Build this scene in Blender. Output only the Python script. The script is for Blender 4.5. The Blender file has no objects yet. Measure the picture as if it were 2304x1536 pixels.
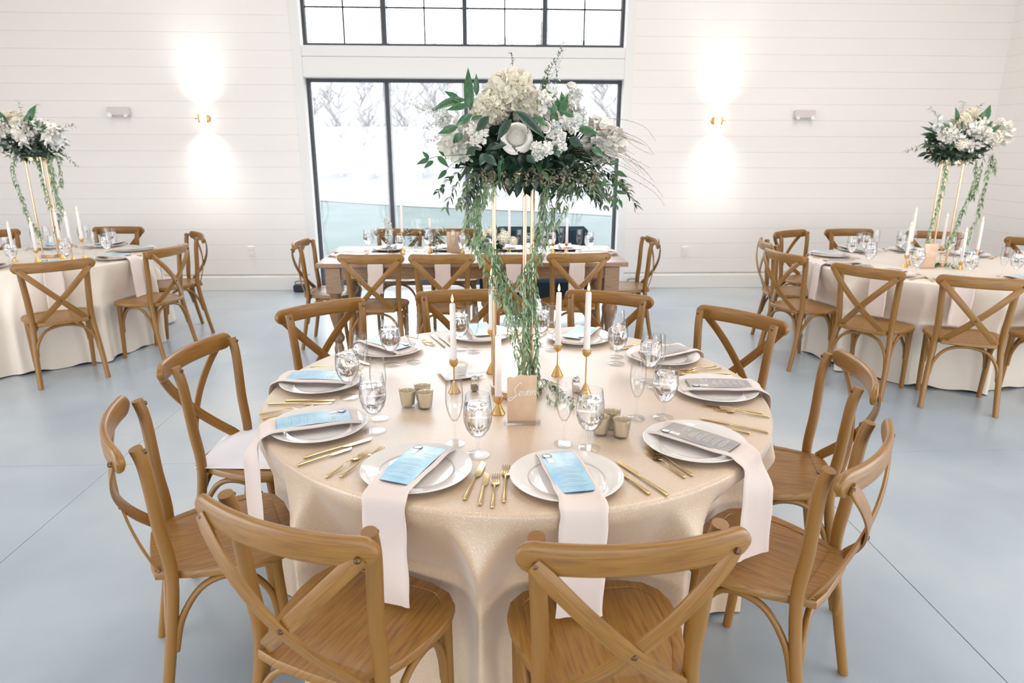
import bpy, bmesh, math, random
from mathutils import Vector, Matrix, noise
R = math.radians; PI = math.pi
sc = bpy.context.scene
rnd = random.Random(7)

# ---------------------------------------------------------------- camera, sky, lights, exposure
cam_data = bpy.data.cameras.new('camera'); cam = bpy.data.objects.new('camera', cam_data)
sc.collection.objects.link(cam); sc.camera = cam
cam_data.sensor_width = 36.0; cam_data.lens = 23.664; cam_data.clip_start = 0.05; cam_data.clip_end = 300
PITCH, YAW, ROLL, CAM_H = 0.2799161, 0.0428647, -0.0025386, 1.63612
fw = Vector((math.sin(YAW)*math.cos(PITCH), math.cos(YAW)*math.cos(PITCH), -math.sin(PITCH)))
rt = Vector((math.cos(YAW), -math.sin(YAW), 0)); dn = fw.cross(rt)
r2 = rt*math.cos(ROLL) + dn*math.sin(ROLL); d2 = -rt*math.sin(ROLL) + dn*math.cos(ROLL)
m3 = Matrix((r2, -d2, -fw)).transposed()
cam.matrix_world = Matrix.Translation((0, 0, CAM_H)) @ m3.to_4x4()
cam_data.dof.use_dof = True; cam_data.dof.focus_distance = 2.35; cam_data.dof.aperture_fstop = 4.0

world = bpy.data.worlds.new('sky'); sc.world = world; world.use_nodes = True
wn = world.node_tree.nodes; wl = world.node_tree.links
bgn = wn['Background']
tc = wn.new('ShaderNodeTexCoord'); sep = wn.new('ShaderNodeSeparateXYZ'); rmp = wn.new('ShaderNodeValToRGB')
wl.new(tc.outputs['Generated'], sep.inputs[0]); wl.new(sep.outputs['Z'], rmp.inputs[0])
rmp.color_ramp.elements[0].position = 0.0; rmp.color_ramp.elements[0].color = (0.90, 0.955, 1.0, 1)
rmp.color_ramp.elements[1].position = 0.7; rmp.color_ramp.elements[1].color = (0.78, 0.88, 1.0, 1)
wl.new(rmp.outputs[0], bgn.inputs['Color']); bgn.inputs['Strength'].default_value = 7.5

sc.view_settings.view_transform = 'Standard'; sc.view_settings.look = 'None'
sc.view_settings.exposure = 0.18; sc.view_settings.gamma = 1.0; sc.view_settings.use_curve_mapping = False
sc.cycles.use_denoising = True
sc.cycles.max_bounces = 9; sc.cycles.diffuse_bounces = 4; sc.cycles.glossy_bounces = 4
sc.cycles.transmission_bounces = 7; sc.cycles.transparent_max_bounces = 32
sc.cycles.caustics_reflective = False; sc.cycles.caustics_refractive = False
sc.cycles.sample_clamp_indirect = 6.0; sc.cycles.sample_clamp_direct = 0

def area_light(name, loc, rot, sx, sy, power, col, portal=False):
    l = bpy.data.lights.new(name, 'AREA'); l.shape = 'RECTANGLE'; l.size = sx; l.size_y = sy
    l.energy = power; l.color = col
    o = bpy.data.objects.new(name, l); o.location = loc; o.rotation_euler = rot; sc.collection.objects.link(o)
    if portal: l.cycles.is_portal = True
    return o
# daylight enters through the back windows and through the glazed front of the hall behind the camera
area_light('window_portal', (-0.18, 8.05, 1.2), (R(-90), 0, 0), 3.5, 2.35, 1, (1, 1, 1), True)
area_light('window_portal', (-0.18, 8.05, 3.6), (R(-90), 0, 0), 3.5, 1.75, 1, (1, 1, 1), True)
area_light('side_portal', (-6.45, -0.2, 1.26), (R(90), 0, R(-90)), 5.6, 2.3, 1, (1, 1, 1), True)
area_light('side_portal', (6.1, -0.2, 1.26), (R(90), 0, R(90)), 5.6, 2.3, 1, (1, 1, 1), True)
area_light('front_portal', (0, -7.0, 1.15), (R(90), 0, 0), 11.2, 2.3, 1, (1, 1, 1), True)
# ceiling fixtures of the hall
area_light('ceiling_fixture', (-2.9, 3.0, 5.55), (0, 0, 0), 2.4, 5.0, 100, (1.0, 0.92, 0.84))
area_light('ceiling_fixture', (3.1, 3.0, 5.55), (0, 0, 0), 2.4, 5.0, 145, (1.0, 0.90, 0.80))

# ---------------------------------------------------------------- helpers
COL = sc.collection
class MB:
    def __init__(s): s.v = []; s.f = []; s.uv = []
    def add(s, vs, fs, uvs=None):
        n = len(s.v); s.v += [tuple(p) for p in vs]
        s.uv += list(uvs) if uvs else [(p[0], p[1]) for p in vs]
        s.f += [tuple(i+n for i in f) for f in fs]
    def box(s, c, d, rz=0.0, bev=0.0):
        x, y, z = d[0]/2, d[1]/2, d[2]/2; cs, sn = math.cos(rz), math.sin(rz)
        if bev <= 0:
            pts = [(a*x, b*y, e*z) for e in (-1, 1) for a, b in ((-1, -1), (1, -1), (1, 1), (-1, 1))]
            fs = [(3, 2, 1, 0), (4, 5, 6, 7), (0, 1, 5, 4), (1, 2, 6, 5), (2, 3, 7, 6), (3, 0, 4, 7)]
        else:
            b = bev; pts = []; fs = []
            rings = [(x-b, y-b, -z), (x, y, -z+b), (x, y, z-b), (x-b, y-b, z)]
            for X, Y, Z in rings: pts += [(-X, -Y, Z), (X, -Y, Z), (X, Y, Z), (-X, Y, Z)]
            fs = [(3, 2, 1, 0), (12, 13, 14, 15)]
            for k in range(3):
                for i in range(4): j = (i+1) % 4; fs.append((4*k+i, 4*k+j, 4*k+4+j, 4*k+4+i))
        s.add([(c[0]+p[0]*cs-p[1]*sn, c[1]+p[0]*sn+p[1]*cs, c[2]+p[2]) for p in pts], fs,
              [(p[0]+p[2]*.37, p[1]+p[2]) for p in pts])
    def lathe(s, prof, n=24, c=(0, 0, 0), cap0=True, cap1=True):
        vs = []; fs = []; uv = []; L = 0
        for k, (r, z) in enumerate(prof):
            if k: L += math.hypot(r-prof[k-1][0], z-prof[k-1][1])
            for i in range(n):
                a = 2*PI*i/n; vs.append((c[0]+r*math.cos(a), c[1]+r*math.sin(a), c[2]+z)); uv.append((L, a*.05))
        for k in range(len(prof)-1):
            for i in range(n): j = (i+1) % n; fs.append((k*n+i, k*n+j, (k+1)*n+j, (k+1)*n+i))
        if cap0 and prof[0][0] > 1e-5: fs.append(tuple(range(n-1, -1, -1)))
        if cap1 and prof[-1][0] > 1e-5: m = (len(prof)-1)*n; fs.append(tuple(range(m, m+n)))
        s.add(vs, fs, uv)
    def sweep(s, path, prof, up=Vector((0, 0, 1)), closed=True, caps=True, scales=None):
        """prof: list of (u, w) in the frame (side, up'); path: list of Vector."""
        path = [Vector(p) for p in path]; n = len(prof); N = len(path); vs = []; uv = []; fs = []; L = 0
        nrm = None
        for k, p in enumerate(path):
            t = (path[min(k+1, N-1)] - path[max(k-1, 0)]).normalized()
            if k: L += (p-path[k-1]).length
            if nrm is None: nrm = up - t*up.dot(t)
            else: nrm = nrm - t*nrm.dot(t)
            if nrm.length < 1e-5: nrm = t.orthogonal()
            nrm.normalize(); sd = t.cross(nrm)
            q = scales[k] if scales else 1.0
            qu, qw = q if isinstance(q, tuple) else (q, q)
            W = 0
            for i, (u, w) in enumerate(prof):
                if i: W += math.hypot(u-prof[i-1][0], w-prof[i-1][1])
                vs.append(p + sd*(u*qu) + nrm*(w*qw)); uv.append((L, W))
        for k in range(N-1):
            for i in range(n if closed else n-1):
                j = (i+1) % n; fs.append((k*n+i, k*n+j, (k+1)*n+j, (k+1)*n+i))
        if caps and closed: fs += [tuple(range(n-1, -1, -1)), tuple(range((N-1)*n, N*n))]
        s.add(vs, fs, uv)
    def tube(s, path, r, n=8, up=Vector((0, 0, 1)), sq=(1, 1)):
        prof = [(math.cos(2*PI*i/n)*sq[0], math.sin(2*PI*i/n)*sq[1]) for i in range(n)]
        rs = list(r) if isinstance(r, (list, tuple)) else [r]*len(path)
        s.sweep(path, prof, up, scales=rs)
    def grid(s, fn, nu, nv, wrap=False):
        vs = []; uv = []; fs = []
        for a in range(nu + (0 if wrap else 1)):
            for b in range(nv+1):
                p = fn(a/nu, b/nv); vs.append(p); uv.append((a/nu, b/nv))
        M = nv+1
        for a in range(nu):
            a2 = (a+1) % nu if wrap else a+1
            for b in range(nv): fs.append((a*M+b, a2*M+b, a2*M+b+1, a*M+b+1))
        s.add(vs, fs, uv)
    def mesh(s, name, mat, sharp=40):
        me = bpy.data.meshes.new(name); me.from_pydata(s.v, [], s.f)
        ul = me.uv_layers.new(name='UVMap')
        li = [0]*len(me.loops); me.loops.foreach_get('vertex_index', li)
        flat = [0.0]*(2*len(li))
        for k, i in enumerate(li): flat[2*k], flat[2*k+1] = s.uv[i]
        ul.data.foreach_set('uv', flat)
        if isinstance(mat, (list, tuple)):
            for m in mat: me.materials.append(m)
        elif mat: me.materials.append(mat)
        if sharp is not None:
            me.shade_smooth()
            if sharp < 180: me.set_sharp_from_angle(angle=R(sharp))
        me.update(); return me
def put(name, me, parent=None, loc=None, rot=None, scale=None, **props):
    o = bpy.data.objects.new(name, me); COL.objects.link(o)
    if parent: o.parent = parent
    if loc is not None: o.location = loc
    if rot is not None: o.rotation_euler = rot
    if scale is not None: o.scale = scale if hasattr(scale, '__len__') else (scale,)*3
    for k, v in props.items(): o[k] = v
    return o
def thing(name, label, cat, group=None, me=None, loc=(0, 0, 0), rz=0.0, kind=None):
    o = put(name, me, None, loc, (0, 0, rz)); o['label'] = label; o['category'] = cat
    if group: o['group'] = group
    if kind: o['kind'] = kind
    return o
def part(name, mb, mat, parent, sharp=40, **k): return put(name, mb.mesh(name, mat, sharp), parent, **k)
def struct(name, mb, mat, parent=None, sharp=40, label=None):
    o = put(name, mb.mesh(name, mat, sharp), parent)
    if parent is None: o['kind'] = 'structure'
    if label: o['label'] = label
    return o
KIDS = {}
def copy_tree(o, parent=None, label=None, loc=None, rz=None):
    c = o.copy(); COL.objects.link(c); c.parent = parent
    if label: c['label'] = label
    if loc is not None: c.location = loc
    if rz is not None: c.rotation_euler = (0, 0, rz)
    for ch in KIDS.setdefault(o.name, list(o.children)): copy_tree(ch, c)
    return c
def smooth_path(P, n=6):
    P = [Vector(p) for p in P]; out = []
    for i in range(len(P)-1):
        a = P[max(i-1, 0)]; b = P[i]; c = P[i+1]; d = P[min(i+2, len(P)-1)]
        for k in range(n):
            t = k/n
            out.append(0.5*((2*b) + (c-a)*t + (2*a-5*b+4*c-d)*t*t + (3*b-a-3*c+d)*t**3))
    out.append(P[-1]); return out
def lerp(a, b, t): return a+(b-a)*t
def sstep(a, b, x):
    t = min(1, max(0, (x-a)/(b-a))); return t*t*(3-2*t)

# ---------------------------------------------------------------- materials
def mat(name, col, rough=0.5, metal=0.0, spec=0.5, coat=0.0, sheen=0.0, coat_r=0.05, trans=0.0, ior=1.45, sss=0.0):
    m = bpy.data.materials.new(name); m.use_nodes = True; b = m.node_tree.nodes['Principled BSDF']
    b.inputs['Base Color'].default_value = (*col, 1); b.inputs['Roughness'].default_value = rough
    b.inputs['Metallic'].default_value = metal; b.inputs['Specular IOR Level'].default_value = spec
    b.inputs['Coat Weight'].default_value = coat; b.inputs['Coat Roughness'].default_value = coat_r
    b.inputs['Sheen Weight'].default_value = sheen; b.inputs['Sheen Roughness'].default_value = 0.4
    b.inputs['Transmission Weight'].default_value = trans; b.inputs['IOR'].default_value = ior
    if sss: b.inputs['Subsurface Weight'].default_value = sss; b.inputs['Subsurface Radius'].default_value = (.01, .006, .004)
    return m
def nd(m, t, **kw):
    n = m.node_tree.nodes.new(t)
    for k, v in kw.items():
        if k.startswith('_'): setattr(n, k[1:], v)
        else: n.inputs[k].default_value = v
    return n
def lk(m, a, b): m.node_tree.links.new(a, b)
def bsdf(m): return m.node_tree.nodes['Principled BSDF']
def varied(m, cols, scale=5, coord='Object', stretch=(1, 1, 1), detail=4, bump=0.0, bscale=None, bdist=0.002, mode='noise', rough=None):
    """colour from a noise over stops [(pos,col)...], optional fine bump"""
    t = nd(m, 'ShaderNodeTexCoord'); mp = nd(m, 'ShaderNodeMapping'); mp.inputs['Scale'].default_value = stretch
    if coord == 'World': lk(m, nd(m, 'ShaderNodeNewGeometry').outputs['Position'], mp.inputs[0])
    else: lk(m, t.outputs[coord], mp.inputs[0])
    n = nd(m, 'ShaderNodeTexNoise', Scale=scale, Detail=detail); lk(m, mp.outputs[0], n.inputs['Vector'])
    r = nd(m, 'ShaderNodeValToRGB'); e = r.color_ramp.elements
    e[0].position, e[0].color = cols[0][0], (*cols[0][1], 1); e[1].position, e[1].color = cols[-1][0], (*cols[-1][1], 1)
    for p, c in cols[1:-1]:
        x = e.new(p); x.color = (*c, 1)
    lk(m, n.outputs['Fac'], r.inputs[0]); lk(m, r.outputs[0], bsdf(m).inputs['Base Color'])
    if bump:
        n2 = nd(m, 'ShaderNodeTexNoise', Scale=bscale or scale*4, Detail=3); lk(m, mp.outputs[0], n2.inputs['Vector'])
        b = nd(m, 'ShaderNodeBump', Strength=bump, Distance=bdist); lk(m, n2.outputs['Fac'], b.inputs['Height']); lk(m, b.outputs[0], bsdf(m).inputs['Normal'])
    if rough:
        mr = nd(m, 'ShaderNodeMapRange'); mr.inputs['To Min'].default_value = rough[0]; mr.inputs['To Max'].default_value = rough[1]
        lk(m, n.outputs['Fac'], mr.inputs[0]); lk(m, mr.outputs[0], bsdf(m).inputs['Roughness'])
    return m
def wood(name, dark, mid, light, rough=0.46, coat=0.30):
    m = mat(name, mid, rough, coat=coat, coat_r=0.25)
    return varied(m, [(0.25, dark), (0.5, mid), (0.78, light)], scale=7, coord='UV', stretch=(1.2, 26, 1), detail=7, bump=0.25, bscale=22, bdist=0.0006)
M = {}
M['wood'] = wood('brown_wood', (0.150, 0.060, 0.007), (0.248, 0.110, 0.015), (0.312, 0.152, 0.027))
M['farm'] = wood('farm_wood', (0.14, 0.07, 0.03), (0.26, 0.14, 0.065), (0.36, 0.21, 0.11), 0.35, 0.4)
M['bolt'] = mat('bronze_bolt', (0.16, 0.09, 0.05), 0.35, metal=0.9)
M['wall'] = varied(mat('wall_paint', (0.8, 0.78, 0.75), 0.55, spec=0.3), [(0.3, (0.865, 0.815, 0.78)), (0.7, (0.885, 0.84, 0.805))], scale=0.7)
M['trim'] = mat('trim_paint', (0.82, 0.80, 0.78), 0.4)
M['ceil'] = mat('ceiling_paint', (0.8, 0.78, 0.75), 0.7)
M['frame'] = mat('black_window_frame', (0.055, 0.06, 0.07), 0.4)
M['muntin'] = mat('thin_bronze_bar', (0.035, 0.022, 0.016), 0.8)
M['floor'] = varied(mat('concrete', (0.35, 0.37, 0.39), 0.3, spec=0.6, coat=0.8, coat_r=0.26),
    [(0.32, (0.28, 0.335, 0.385)), (0.5, (0.36, 0.415, 0.46)), (0.68, (0.45, 0.47, 0.49))], scale=0.9, coord='World', detail=7, bump=0.06, bscale=3, rough=(0.26, 0.46))
M['joint'] = mat('joint_filler', (0.24, 0.27, 0.3), 0.7)
def gold(name, col, r): return mat(name, col, r, metal=1.0)
M['gold'] = gold('polished_gold', (0.66, 0.44, 0.27), 0.24)
M['cut'] = gold('cutlery_gold', (0.78, 0.55, 0.26), 0.22)
M['brass'] = gold('brushed_brass', (0.72, 0.46, 0.17), 0.3)
M['steel'] = gold('chrome_cap', (0.62, 0.60, 0.60), 0.18)
M['china'] = mat('porcelain', (0.80, 0.75, 0.71), 0.08, spec=0.6, coat=0.6)
M['plateline'] = mat('plate_line', (0.35, 0.26, 0.18), 0.25)
M['nap'] = varied(mat('napkin_cotton', (0.78, 0.70, 0.65), 0.85, sheen=0.3, spec=0.2), [(0.3, (0.71, 0.595, 0.54)), (0.7, (0.755, 0.645, 0.59))], scale=3, bump=0.15, bscale=500, bdist=0.0004)
M['wax'] = mat('ivory_wax', (0.84, 0.76, 0.72), 0.4, sss=0.15)
M['wick'] = mat('wick', (0.03, 0.02, 0.02), 0.8)
M['white'] = mat('white_glaze', (0.84, 0.81, 0.78), 0.2, coat=0.3)
M['sheet'] = mat('white_paper', (0.80, 0.79, 0.83), 0.7)
M['ink'] = mat('white_ink', (0.80, 0.80, 0.80), 0.6)
M['tag'] = mat('cream_card', (0.82, 0.78, 0.74), 0.6)
M['seal'] = mat('pearl_seal', (0.62, 0.62, 0.68), 0.15, metal=0.3, coat=0.5)
M['sealrim'] = mat('seal_rim', (0.10, 0.10, 0.14), 0.3, metal=0.5)
M['sign'] = varied(mat('blush_acrylic', (0.66, 0.45, 0.30), 0.35, coat=0.3), [(0.3, (0.60, 0.39, 0.25)), (0.7, (0.72, 0.52, 0.36))], scale=22, stretch=(1, 1, 0.5), bump=0.1, bscale=60)
M['black'] = mat('black_plastic', (0.02, 0.025, 0.035), 0.5)
M['navy'] = mat('navy_velvet', (0.006, 0.03, 0.05), 0.7, sheen=0.4)
M['box'] = mat('ivory_plastic', (0.66, 0.60, 0.58), 0.4)
def menu_mat(name, cols):
    m = mat(name, cols[0][1], 0.45, coat=0.15, coat_r=0.3)
    return varied(m, cols, scale=9, coord='Object', stretch=(1, .6, 1), detail=5)
M['blue'] = menu_mat('blue_watercolour', [(0.3, (0.20, 0.42, 0.58)), (0.5, (0.34, 0.56, 0.70)), (0.75, (0.64, 0.76, 0.82))])
M['grey'] = menu_mat('blue_watercolour_warm_reflection', [(0.3, (0.25, 0.26, 0.29)), (0.5, (0.36, 0.32, 0.30)), (0.75, (0.46, 0.40, 0.36))])  # same blue print; the warm reflection on it is painted into the colour
M['cream'] = mat('hydrangea_petal', (0.86, 0.80, 0.66), 0.6, sss=0.1, sheen=0.2)
M['petal'] = mat('white_petal', (0.86, 0.82, 0.74), 0.55, sss=0.1, sheen=0.2)
M['petal2'] = mat('pale_petal', (0.80, 0.80, 0.76), 0.55, sss=0.1)
def leafmat(name, a, b, r=0.35, coat=0.3):
    m = mat(name, a, r, coat=coat, coat_r=0.2)
    return varied(m, [(0.3, a), (0.7, b)], scale=14, detail=3)
M['leaf'] = leafmat('deep_green_leaf', (0.025, 0.085, 0.030), (0.055, 0.165, 0.055))
M['leafd'] = leafmat('dark_leaf', (0.010, 0.030, 0.016), (0.025, 0.065, 0.032))
M['euc'] = leafmat('grey_green_leaf', (0.13, 0.18, 0.11), (0.24, 0.28, 0.17), 0.5, 0.1)
M['vine'] = leafmat('vine_leaf', (0.15, 0.24, 0.11), (0.34, 0.43, 0.25), 0.38, 0.4)
M['seed'] = mat('tan_seed', (0.42, 0.33, 0.24), 0.6)
M['twig'] = mat('brown_twig', (0.22, 0.13, 0.08), 0.6)
M['stem'] = mat('green_stem', (0.14, 0.22, 0.08), 0.5)
M['grass'] = varied(mat('lawn', (0.1, 0.12, 0.11), 0.9, spec=0.1), [(0.3, (0.078, 0.092, 0.084)), (0.7, (0.096, 0.106, 0.095))], scale=0.8, detail=8)
M['litter'] = varied(mat('leaf_litter', (0.4, 0.36, 0.35), 0.9, spec=0.1), [(0.3, (0.175, 0.162, 0.160)), (0.7, (0.21, 0.20, 0.195))], scale=.7, detail=8)
M['bark'] = varied(mat('pale_bark', (0.3, 0.27, 0.26), 0.9, spec=0.1), [(0.3, (0.27, 0.245, 0.235)), (0.7, (0.33, 0.31, 0.30))], scale=4)

def emis(name, col, s):
    m = mat(name, col, 0.5); b = bsdf(m); b.inputs['Emission Color'].default_value = (*col, 1); b.inputs['Emission Strength'].default_value = s; return m
M['flame'] = emis('flame', (1.0, 0.55, 0.20), 2.6)
M['lamp'] = emis('sconce_lamp', (1.0, 0.86, 0.70), 9.0)

def thin_glass(name, tint=0.97, edge=0.45, refl=0.6, power=3.2):
    m = bpy.data.materials.new(name); m.use_nodes = True; nt = m.node_tree; nt.nodes.clear()
    out = nd(m, 'ShaderNodeOutputMaterial'); mix = nd(m, 'ShaderNodeMixShader'); tr = nd(m, 'ShaderNodeBsdfTransparent')
    gl = nd(m, 'ShaderNodeBsdfGlossy', Roughness=0.02)
    l2 = nd(m, 'ShaderNodeLayerWeight', Blend=0.5); p2 = nd(m, 'ShaderNodeMath', _operation='POWER'); p2.inputs[1].default_value = 3.5
    fr = nd(m, 'ShaderNodeMapRange'); fr.inputs['To Min'].default_value = 0.035; fr.inputs['To Max'].default_value = refl
    lk(m, l2.outputs['Facing'], p2.inputs[0]); lk(m, p2.outputs[0], fr.inputs[0])
    lw = nd(m, 'ShaderNodeLayerWeight', Blend=0.5); pw = nd(m, 'ShaderNodeMath', _operation='POWER'); pw.inputs[1].default_value = power
    lk(m, lw.outputs['Facing'], pw.inputs[0])
    mx = nd(m, 'ShaderNodeMix', _data_type='RGBA'); mx.inputs['A'].default_value = (tint, tint, tint, 1); mx.inputs['B'].default_value = (edge, edge, edge*1.02, 1)
    lk(m, pw.outputs[0], mx.inputs['Factor']); lk(m, mx.outputs['Result'], tr.inputs['Color'])
    lk(m, fr.outputs[0], mix.inputs[0]); lk(m, tr.outputs[0], mix.inputs[1]); lk(m, gl.outputs[0], mix.inputs[2]); lk(m, mix.outputs[0], out.inputs[0])
    return m
M['glass'] = thin_glass('clear_glass', 0.995, 0.60, 0.55, 4.0)
M['pane'] = thin_glass('window_pane', 0.98, 0.9)
M['acryl'] = thin_glass('clear_acrylic', 0.93, 0.75)
M['water'] = mat('water', (0.98, 0.99, 1.0), 0.0, trans=1.0, ior=1.33)
M['ice'] = mat('ice', (0.98, 0.99, 1.0), 0.06, trans=1.0, ior=1.2)
M['merc'] = mat('mercury_glass', (0.82, 0.72, 0.54), 0.3, metal=0.55, coat=0.8)
M['solidglass'] = mat('thick_glass', (0.95, 0.96, 0.95), 0.02, trans=1.0, ior=1.4)

# tablecloth: champagne fabric with a pebbled glitter weave
def cloth_mat():
    m = mat('champagne_sparkle_cloth', (0.60, 0.44, 0.30), 0.5, spec=0.9, sheen=0.6, coat=1.0, coat_r=0.46)
    bsdf(m).inputs['Coat IOR'].default_value = 1.8; bsdf(m).inputs['Coat Tint'].default_value = (1, 1, 1, 1)
    b = bsdf(m); b.inputs['Sheen Roughness'].default_value = 0.35; b.inputs['Sheen Tint'].default_value = (0.95, 0.97, 1.0, 1)
    t = nd(m, 'ShaderNodeTexCoord')
    v = nd(m, 'ShaderNodeTexVoronoi', Scale=330.0); lk(m, t.outputs['Object'], v.inputs['Vector'])
    r = nd(m, 'ShaderNodeValToRGB'); e = r.color_ramp.elements
    e[0].position = 0.0; e[0].color = (0.61, 0.43, 0.275, 1); e[1].position = 0.6; e[1].color = (0.55, 0.375, 0.23, 1)
    lk(m, v.outputs['Distance'], r.inputs[0]); lk(m, r.outputs[0], b.inputs['Base Color'])
    v2 = nd(m, 'ShaderNodeTexVoronoi', Scale=680.0); lk(m, t.outputs['Object'], v2.inputs['Vector'])
    g = nd(m, 'ShaderNodeMath', _operation='GREATER_THAN'); sx = nd(m, 'ShaderNodeSeparateXYZ')
    lk(m, v2.outputs['Color'], sx.inputs[0]); lk(m, sx.outputs['X'], g.inputs[0]); g.inputs[1].default_value = 0.955
    mr = nd(m, 'ShaderNodeMapRange'); mr.inputs['To Min'].default_value = 0.5; mr.inputs['To Max'].default_value = 0.18
    lk(m, g.outputs[0], mr.inputs[0]); lk(m, mr.outputs[0], b.inputs['Roughness'])
    ml = nd(m, 'ShaderNodeMath', _operation='MULTIPLY'); lk(m, g.outputs[0], ml.inputs[0]); ml.inputs[1].default_value = 0.7
    mxc = nd(m, 'ShaderNodeMix', _data_type='RGBA'); lk(m, r.outputs[0], mxc.inputs['A']); mxc.inputs['B'].default_value = (0.84, 0.72, 0.58, 1); lk(m, g.outputs[0], mxc.inputs['Factor']); lk(m, mxc.outputs['Result'], b.inputs['Base Color'])
    bu = nd(m, 'ShaderNodeBump', Strength=0.5, Distance=0.0012); lk(m, v.outputs['Distance'], bu.inputs['Height']); lk(m, bu.outputs[0], b.inputs['Normal'])
    return m
M['cloth'] = cloth_mat()
M['cloth2'] = mat('ivory_satin_cloth', (0.72, 0.62, 0.52), 0.42, sheen=0.4, spec=0.5)

# ---------------------------------------------------------------- room
XL, XR, YB, YF, ZC = -6.33, 5.97, 8.0, -7.0, 5.8
WX0, WX1 = -1.955, 1.589                      # both windows share these sides
b = MB(); b.box(((XL+XR)/2, (YB+YF)/2, -0.06), (XR-XL, YB-YF, 0.08))
floor = struct('floor', b, M['joint'], sharp=None, label='grey polished concrete floor with saw-cut joints')
xs = [XL, -5.633, -1.987, 1.659, 5.305, XR]; ys = [YF, -3.92, -0.273, 3.373, 7.019, YB]
for i in range(5):
    for j in range(5):
        x0, x1, y0, y1 = xs[i], xs[i+1], ys[j], ys[j+1]
        b = MB(); b.box((0, 0, -0.011), (x1-x0-0.003, y1-y0-0.003, 0.022), bev=0.0008)
        part('concrete_slab', b, M['floor'], floor, sharp=30, loc=((x0+x1)/2, (y0+y1)/2, 0))
b = MB(); b.box(((XL+XR)/2, (YB+YF)/2, ZC+0.05), (XR-XL+0.4, YB-YF+0.4, 0.1)); struct('ceiling', b, M['ceil'], sharp=None)
# back wall: backing panels round the two windows, planks laid over it
ZT = 4.45; WZ0, WZ1, UZ0 = 0.03, 2.374, 2.706
b = MB()
for x0, x1, z0, z1 in ((XL-.2, WX0, 0, ZC), (WX1, XR+.2, 0, ZC), (WX0, WX1, WZ1, UZ0), (WX0, WX1, ZT, ZC), (WX0, WX1, -0.05, WZ0)):
    b.box(((x0+x1)/2, YB+0.11, (z0+z1)/2), (x1-x0, 0.18, z1-z0))
wb = struct('wall_back', b, M['wall'], sharp=None, label='white shiplap wall around two black framed windows')
plank_me = {}
def plank(parent, x0, x1, z, y, h=0.1747, horiz=True):
    key = (round(x1-x0, 3), round(h, 4))
    if key not in plank_me:
        q = MB(); q.box((0, 0, 0), (x1-x0, 0.02, h), bev=0.0012); plank_me[key] = q.mesh('plank', M['wall'], 30)
    return put('plank', plank_me[key], parent, ((x0+x1)/2, y+0.01, z+0.08775))
CW = 0.105                                   # casing width
for k in range(-9, 17):
    z = 2.999 - 0.1755*k
    if z+0.17 > ZC or z < 0.1: continue
    for x0, x1 in ((XL, WX0-CW), (WX1+CW, XR)): plank(wb, x0, x1, z, YB)
    if z > ZT+CW: plank(wb, WX0-CW, WX1+CW, z, YB)
b = MB(); b.box((0, 0, 0), (XR-XL, 0.026, 0.165), bev=0.004)
for s, x0, x1 in (('left', XL, WX0-CW), ('right', WX1+CW, XR)):
    b = MB(); b.box(((x0+x1)/2, YB-0.004, 0.08), (x1-x0, 0.03, 0.16), bev=0.004); b.box(((x0+x1)/2, YB+0.002, 0.166), (x1-x0, 0.018, 0.014), bev=0.003)
    struct('baseboard_'+s, b, M['trim'])
# casings: two tall uprights, header strip boards between the windows
tr = 1
def trim(x0, x1, z0, z1, y=YB-0.006, d=0.032):
    global tr
    q = MB(); q.box(((x0+x1)/2, y+d/2, (z0+z1)/2), (x1-x0, d, z1-z0), bev=0.003)
    struct('trim_%d' % tr, q, M['trim']); tr += 1
trim(WX0-CW, WX0-0.004, 0, ZT+CW); trim(WX1+0.004, WX1+CW, 0, ZT+CW)
trim(WX0-0.002, WX1+0.002, WZ1+0.004, 2.589); trim(WX0-0.002, WX1+0.002, 2.592, UZ0-0.004); trim(WX0, WX1, ZT, ZT+CW)
# window reveals (white drywall returns) + frames
def window(n, z0, z1, muntins, fw_=0.036, mull=3):
    q = MB(); yf = YB+0.13
    def bar(x0, x1, a, c, y=yf, d=0.06): q.box(((x0+x1)/2, y, (a+c)/2), (x1-x0, d, c-a), bev=0.002)
    bar(WX0, WX0+fw_, z0, z1); bar(WX1-fw_, WX1, z0, z1); bar(WX0+fw_, WX1-fw_, z1-fw_, z1); bar(WX0+fw_, WX1-fw_, z0, z0+fw_*(2.0 if n == 1 else 1))
    w = struct('window_%d' % n, q, M['frame'], label='black framed window in the white plank wall')
    step = (WX1-WX0)/4; xm = [WX0+step*i for i in range(5)]
    for x in xm[1:4]:
        q = MB(); q.box((x, yf, (z0+z1)/2), (0.044 if n == 1 else 0.05, 0.055, z1-z0-0.07), bev=0.002); part('mullion', q, M['frame'], w)
    for i in range(4):
        q = MB(); q.box(((xm[i]+xm[i+1])/2, yf+0.004, (z0+z1)/2), (step-0.05, 0.004, z1-z0-0.07)); part('glass_pane', q, M['pane'], w, sharp=None)
        q = MB()                                # light sash line beside the frame
        for xx in (xm[i]+0.036, xm[i+1]-0.036): q.box((xx, yf+0.012, (z0+z1)/2), (0.012, 0.02, z1-z0-0.075))
        part('sash_strip', q, M['trim'], w, sharp=None)
    if muntins:
        for i in range(4):
            q = MB(); q.box(((xm[i]+xm[i+1])/2, yf+0.01, (z0+z1)/2), (0.018, 0.016, z1-z0-0.06)); part('muntin', q, M['muntin'], w, sharp=None)
        for zz in (3.108, 3.51, 3.912):
            q = MB(); q.box(((WX0+WX1)/2, yf+0.01, zz), (WX1-WX0-0.07, 0.016, 0.018)); part('muntin', q, M['muntin'], w, sharp=None)
window(1, WZ0, WZ1, False); window(2, UZ0, ZT, True)
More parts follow.
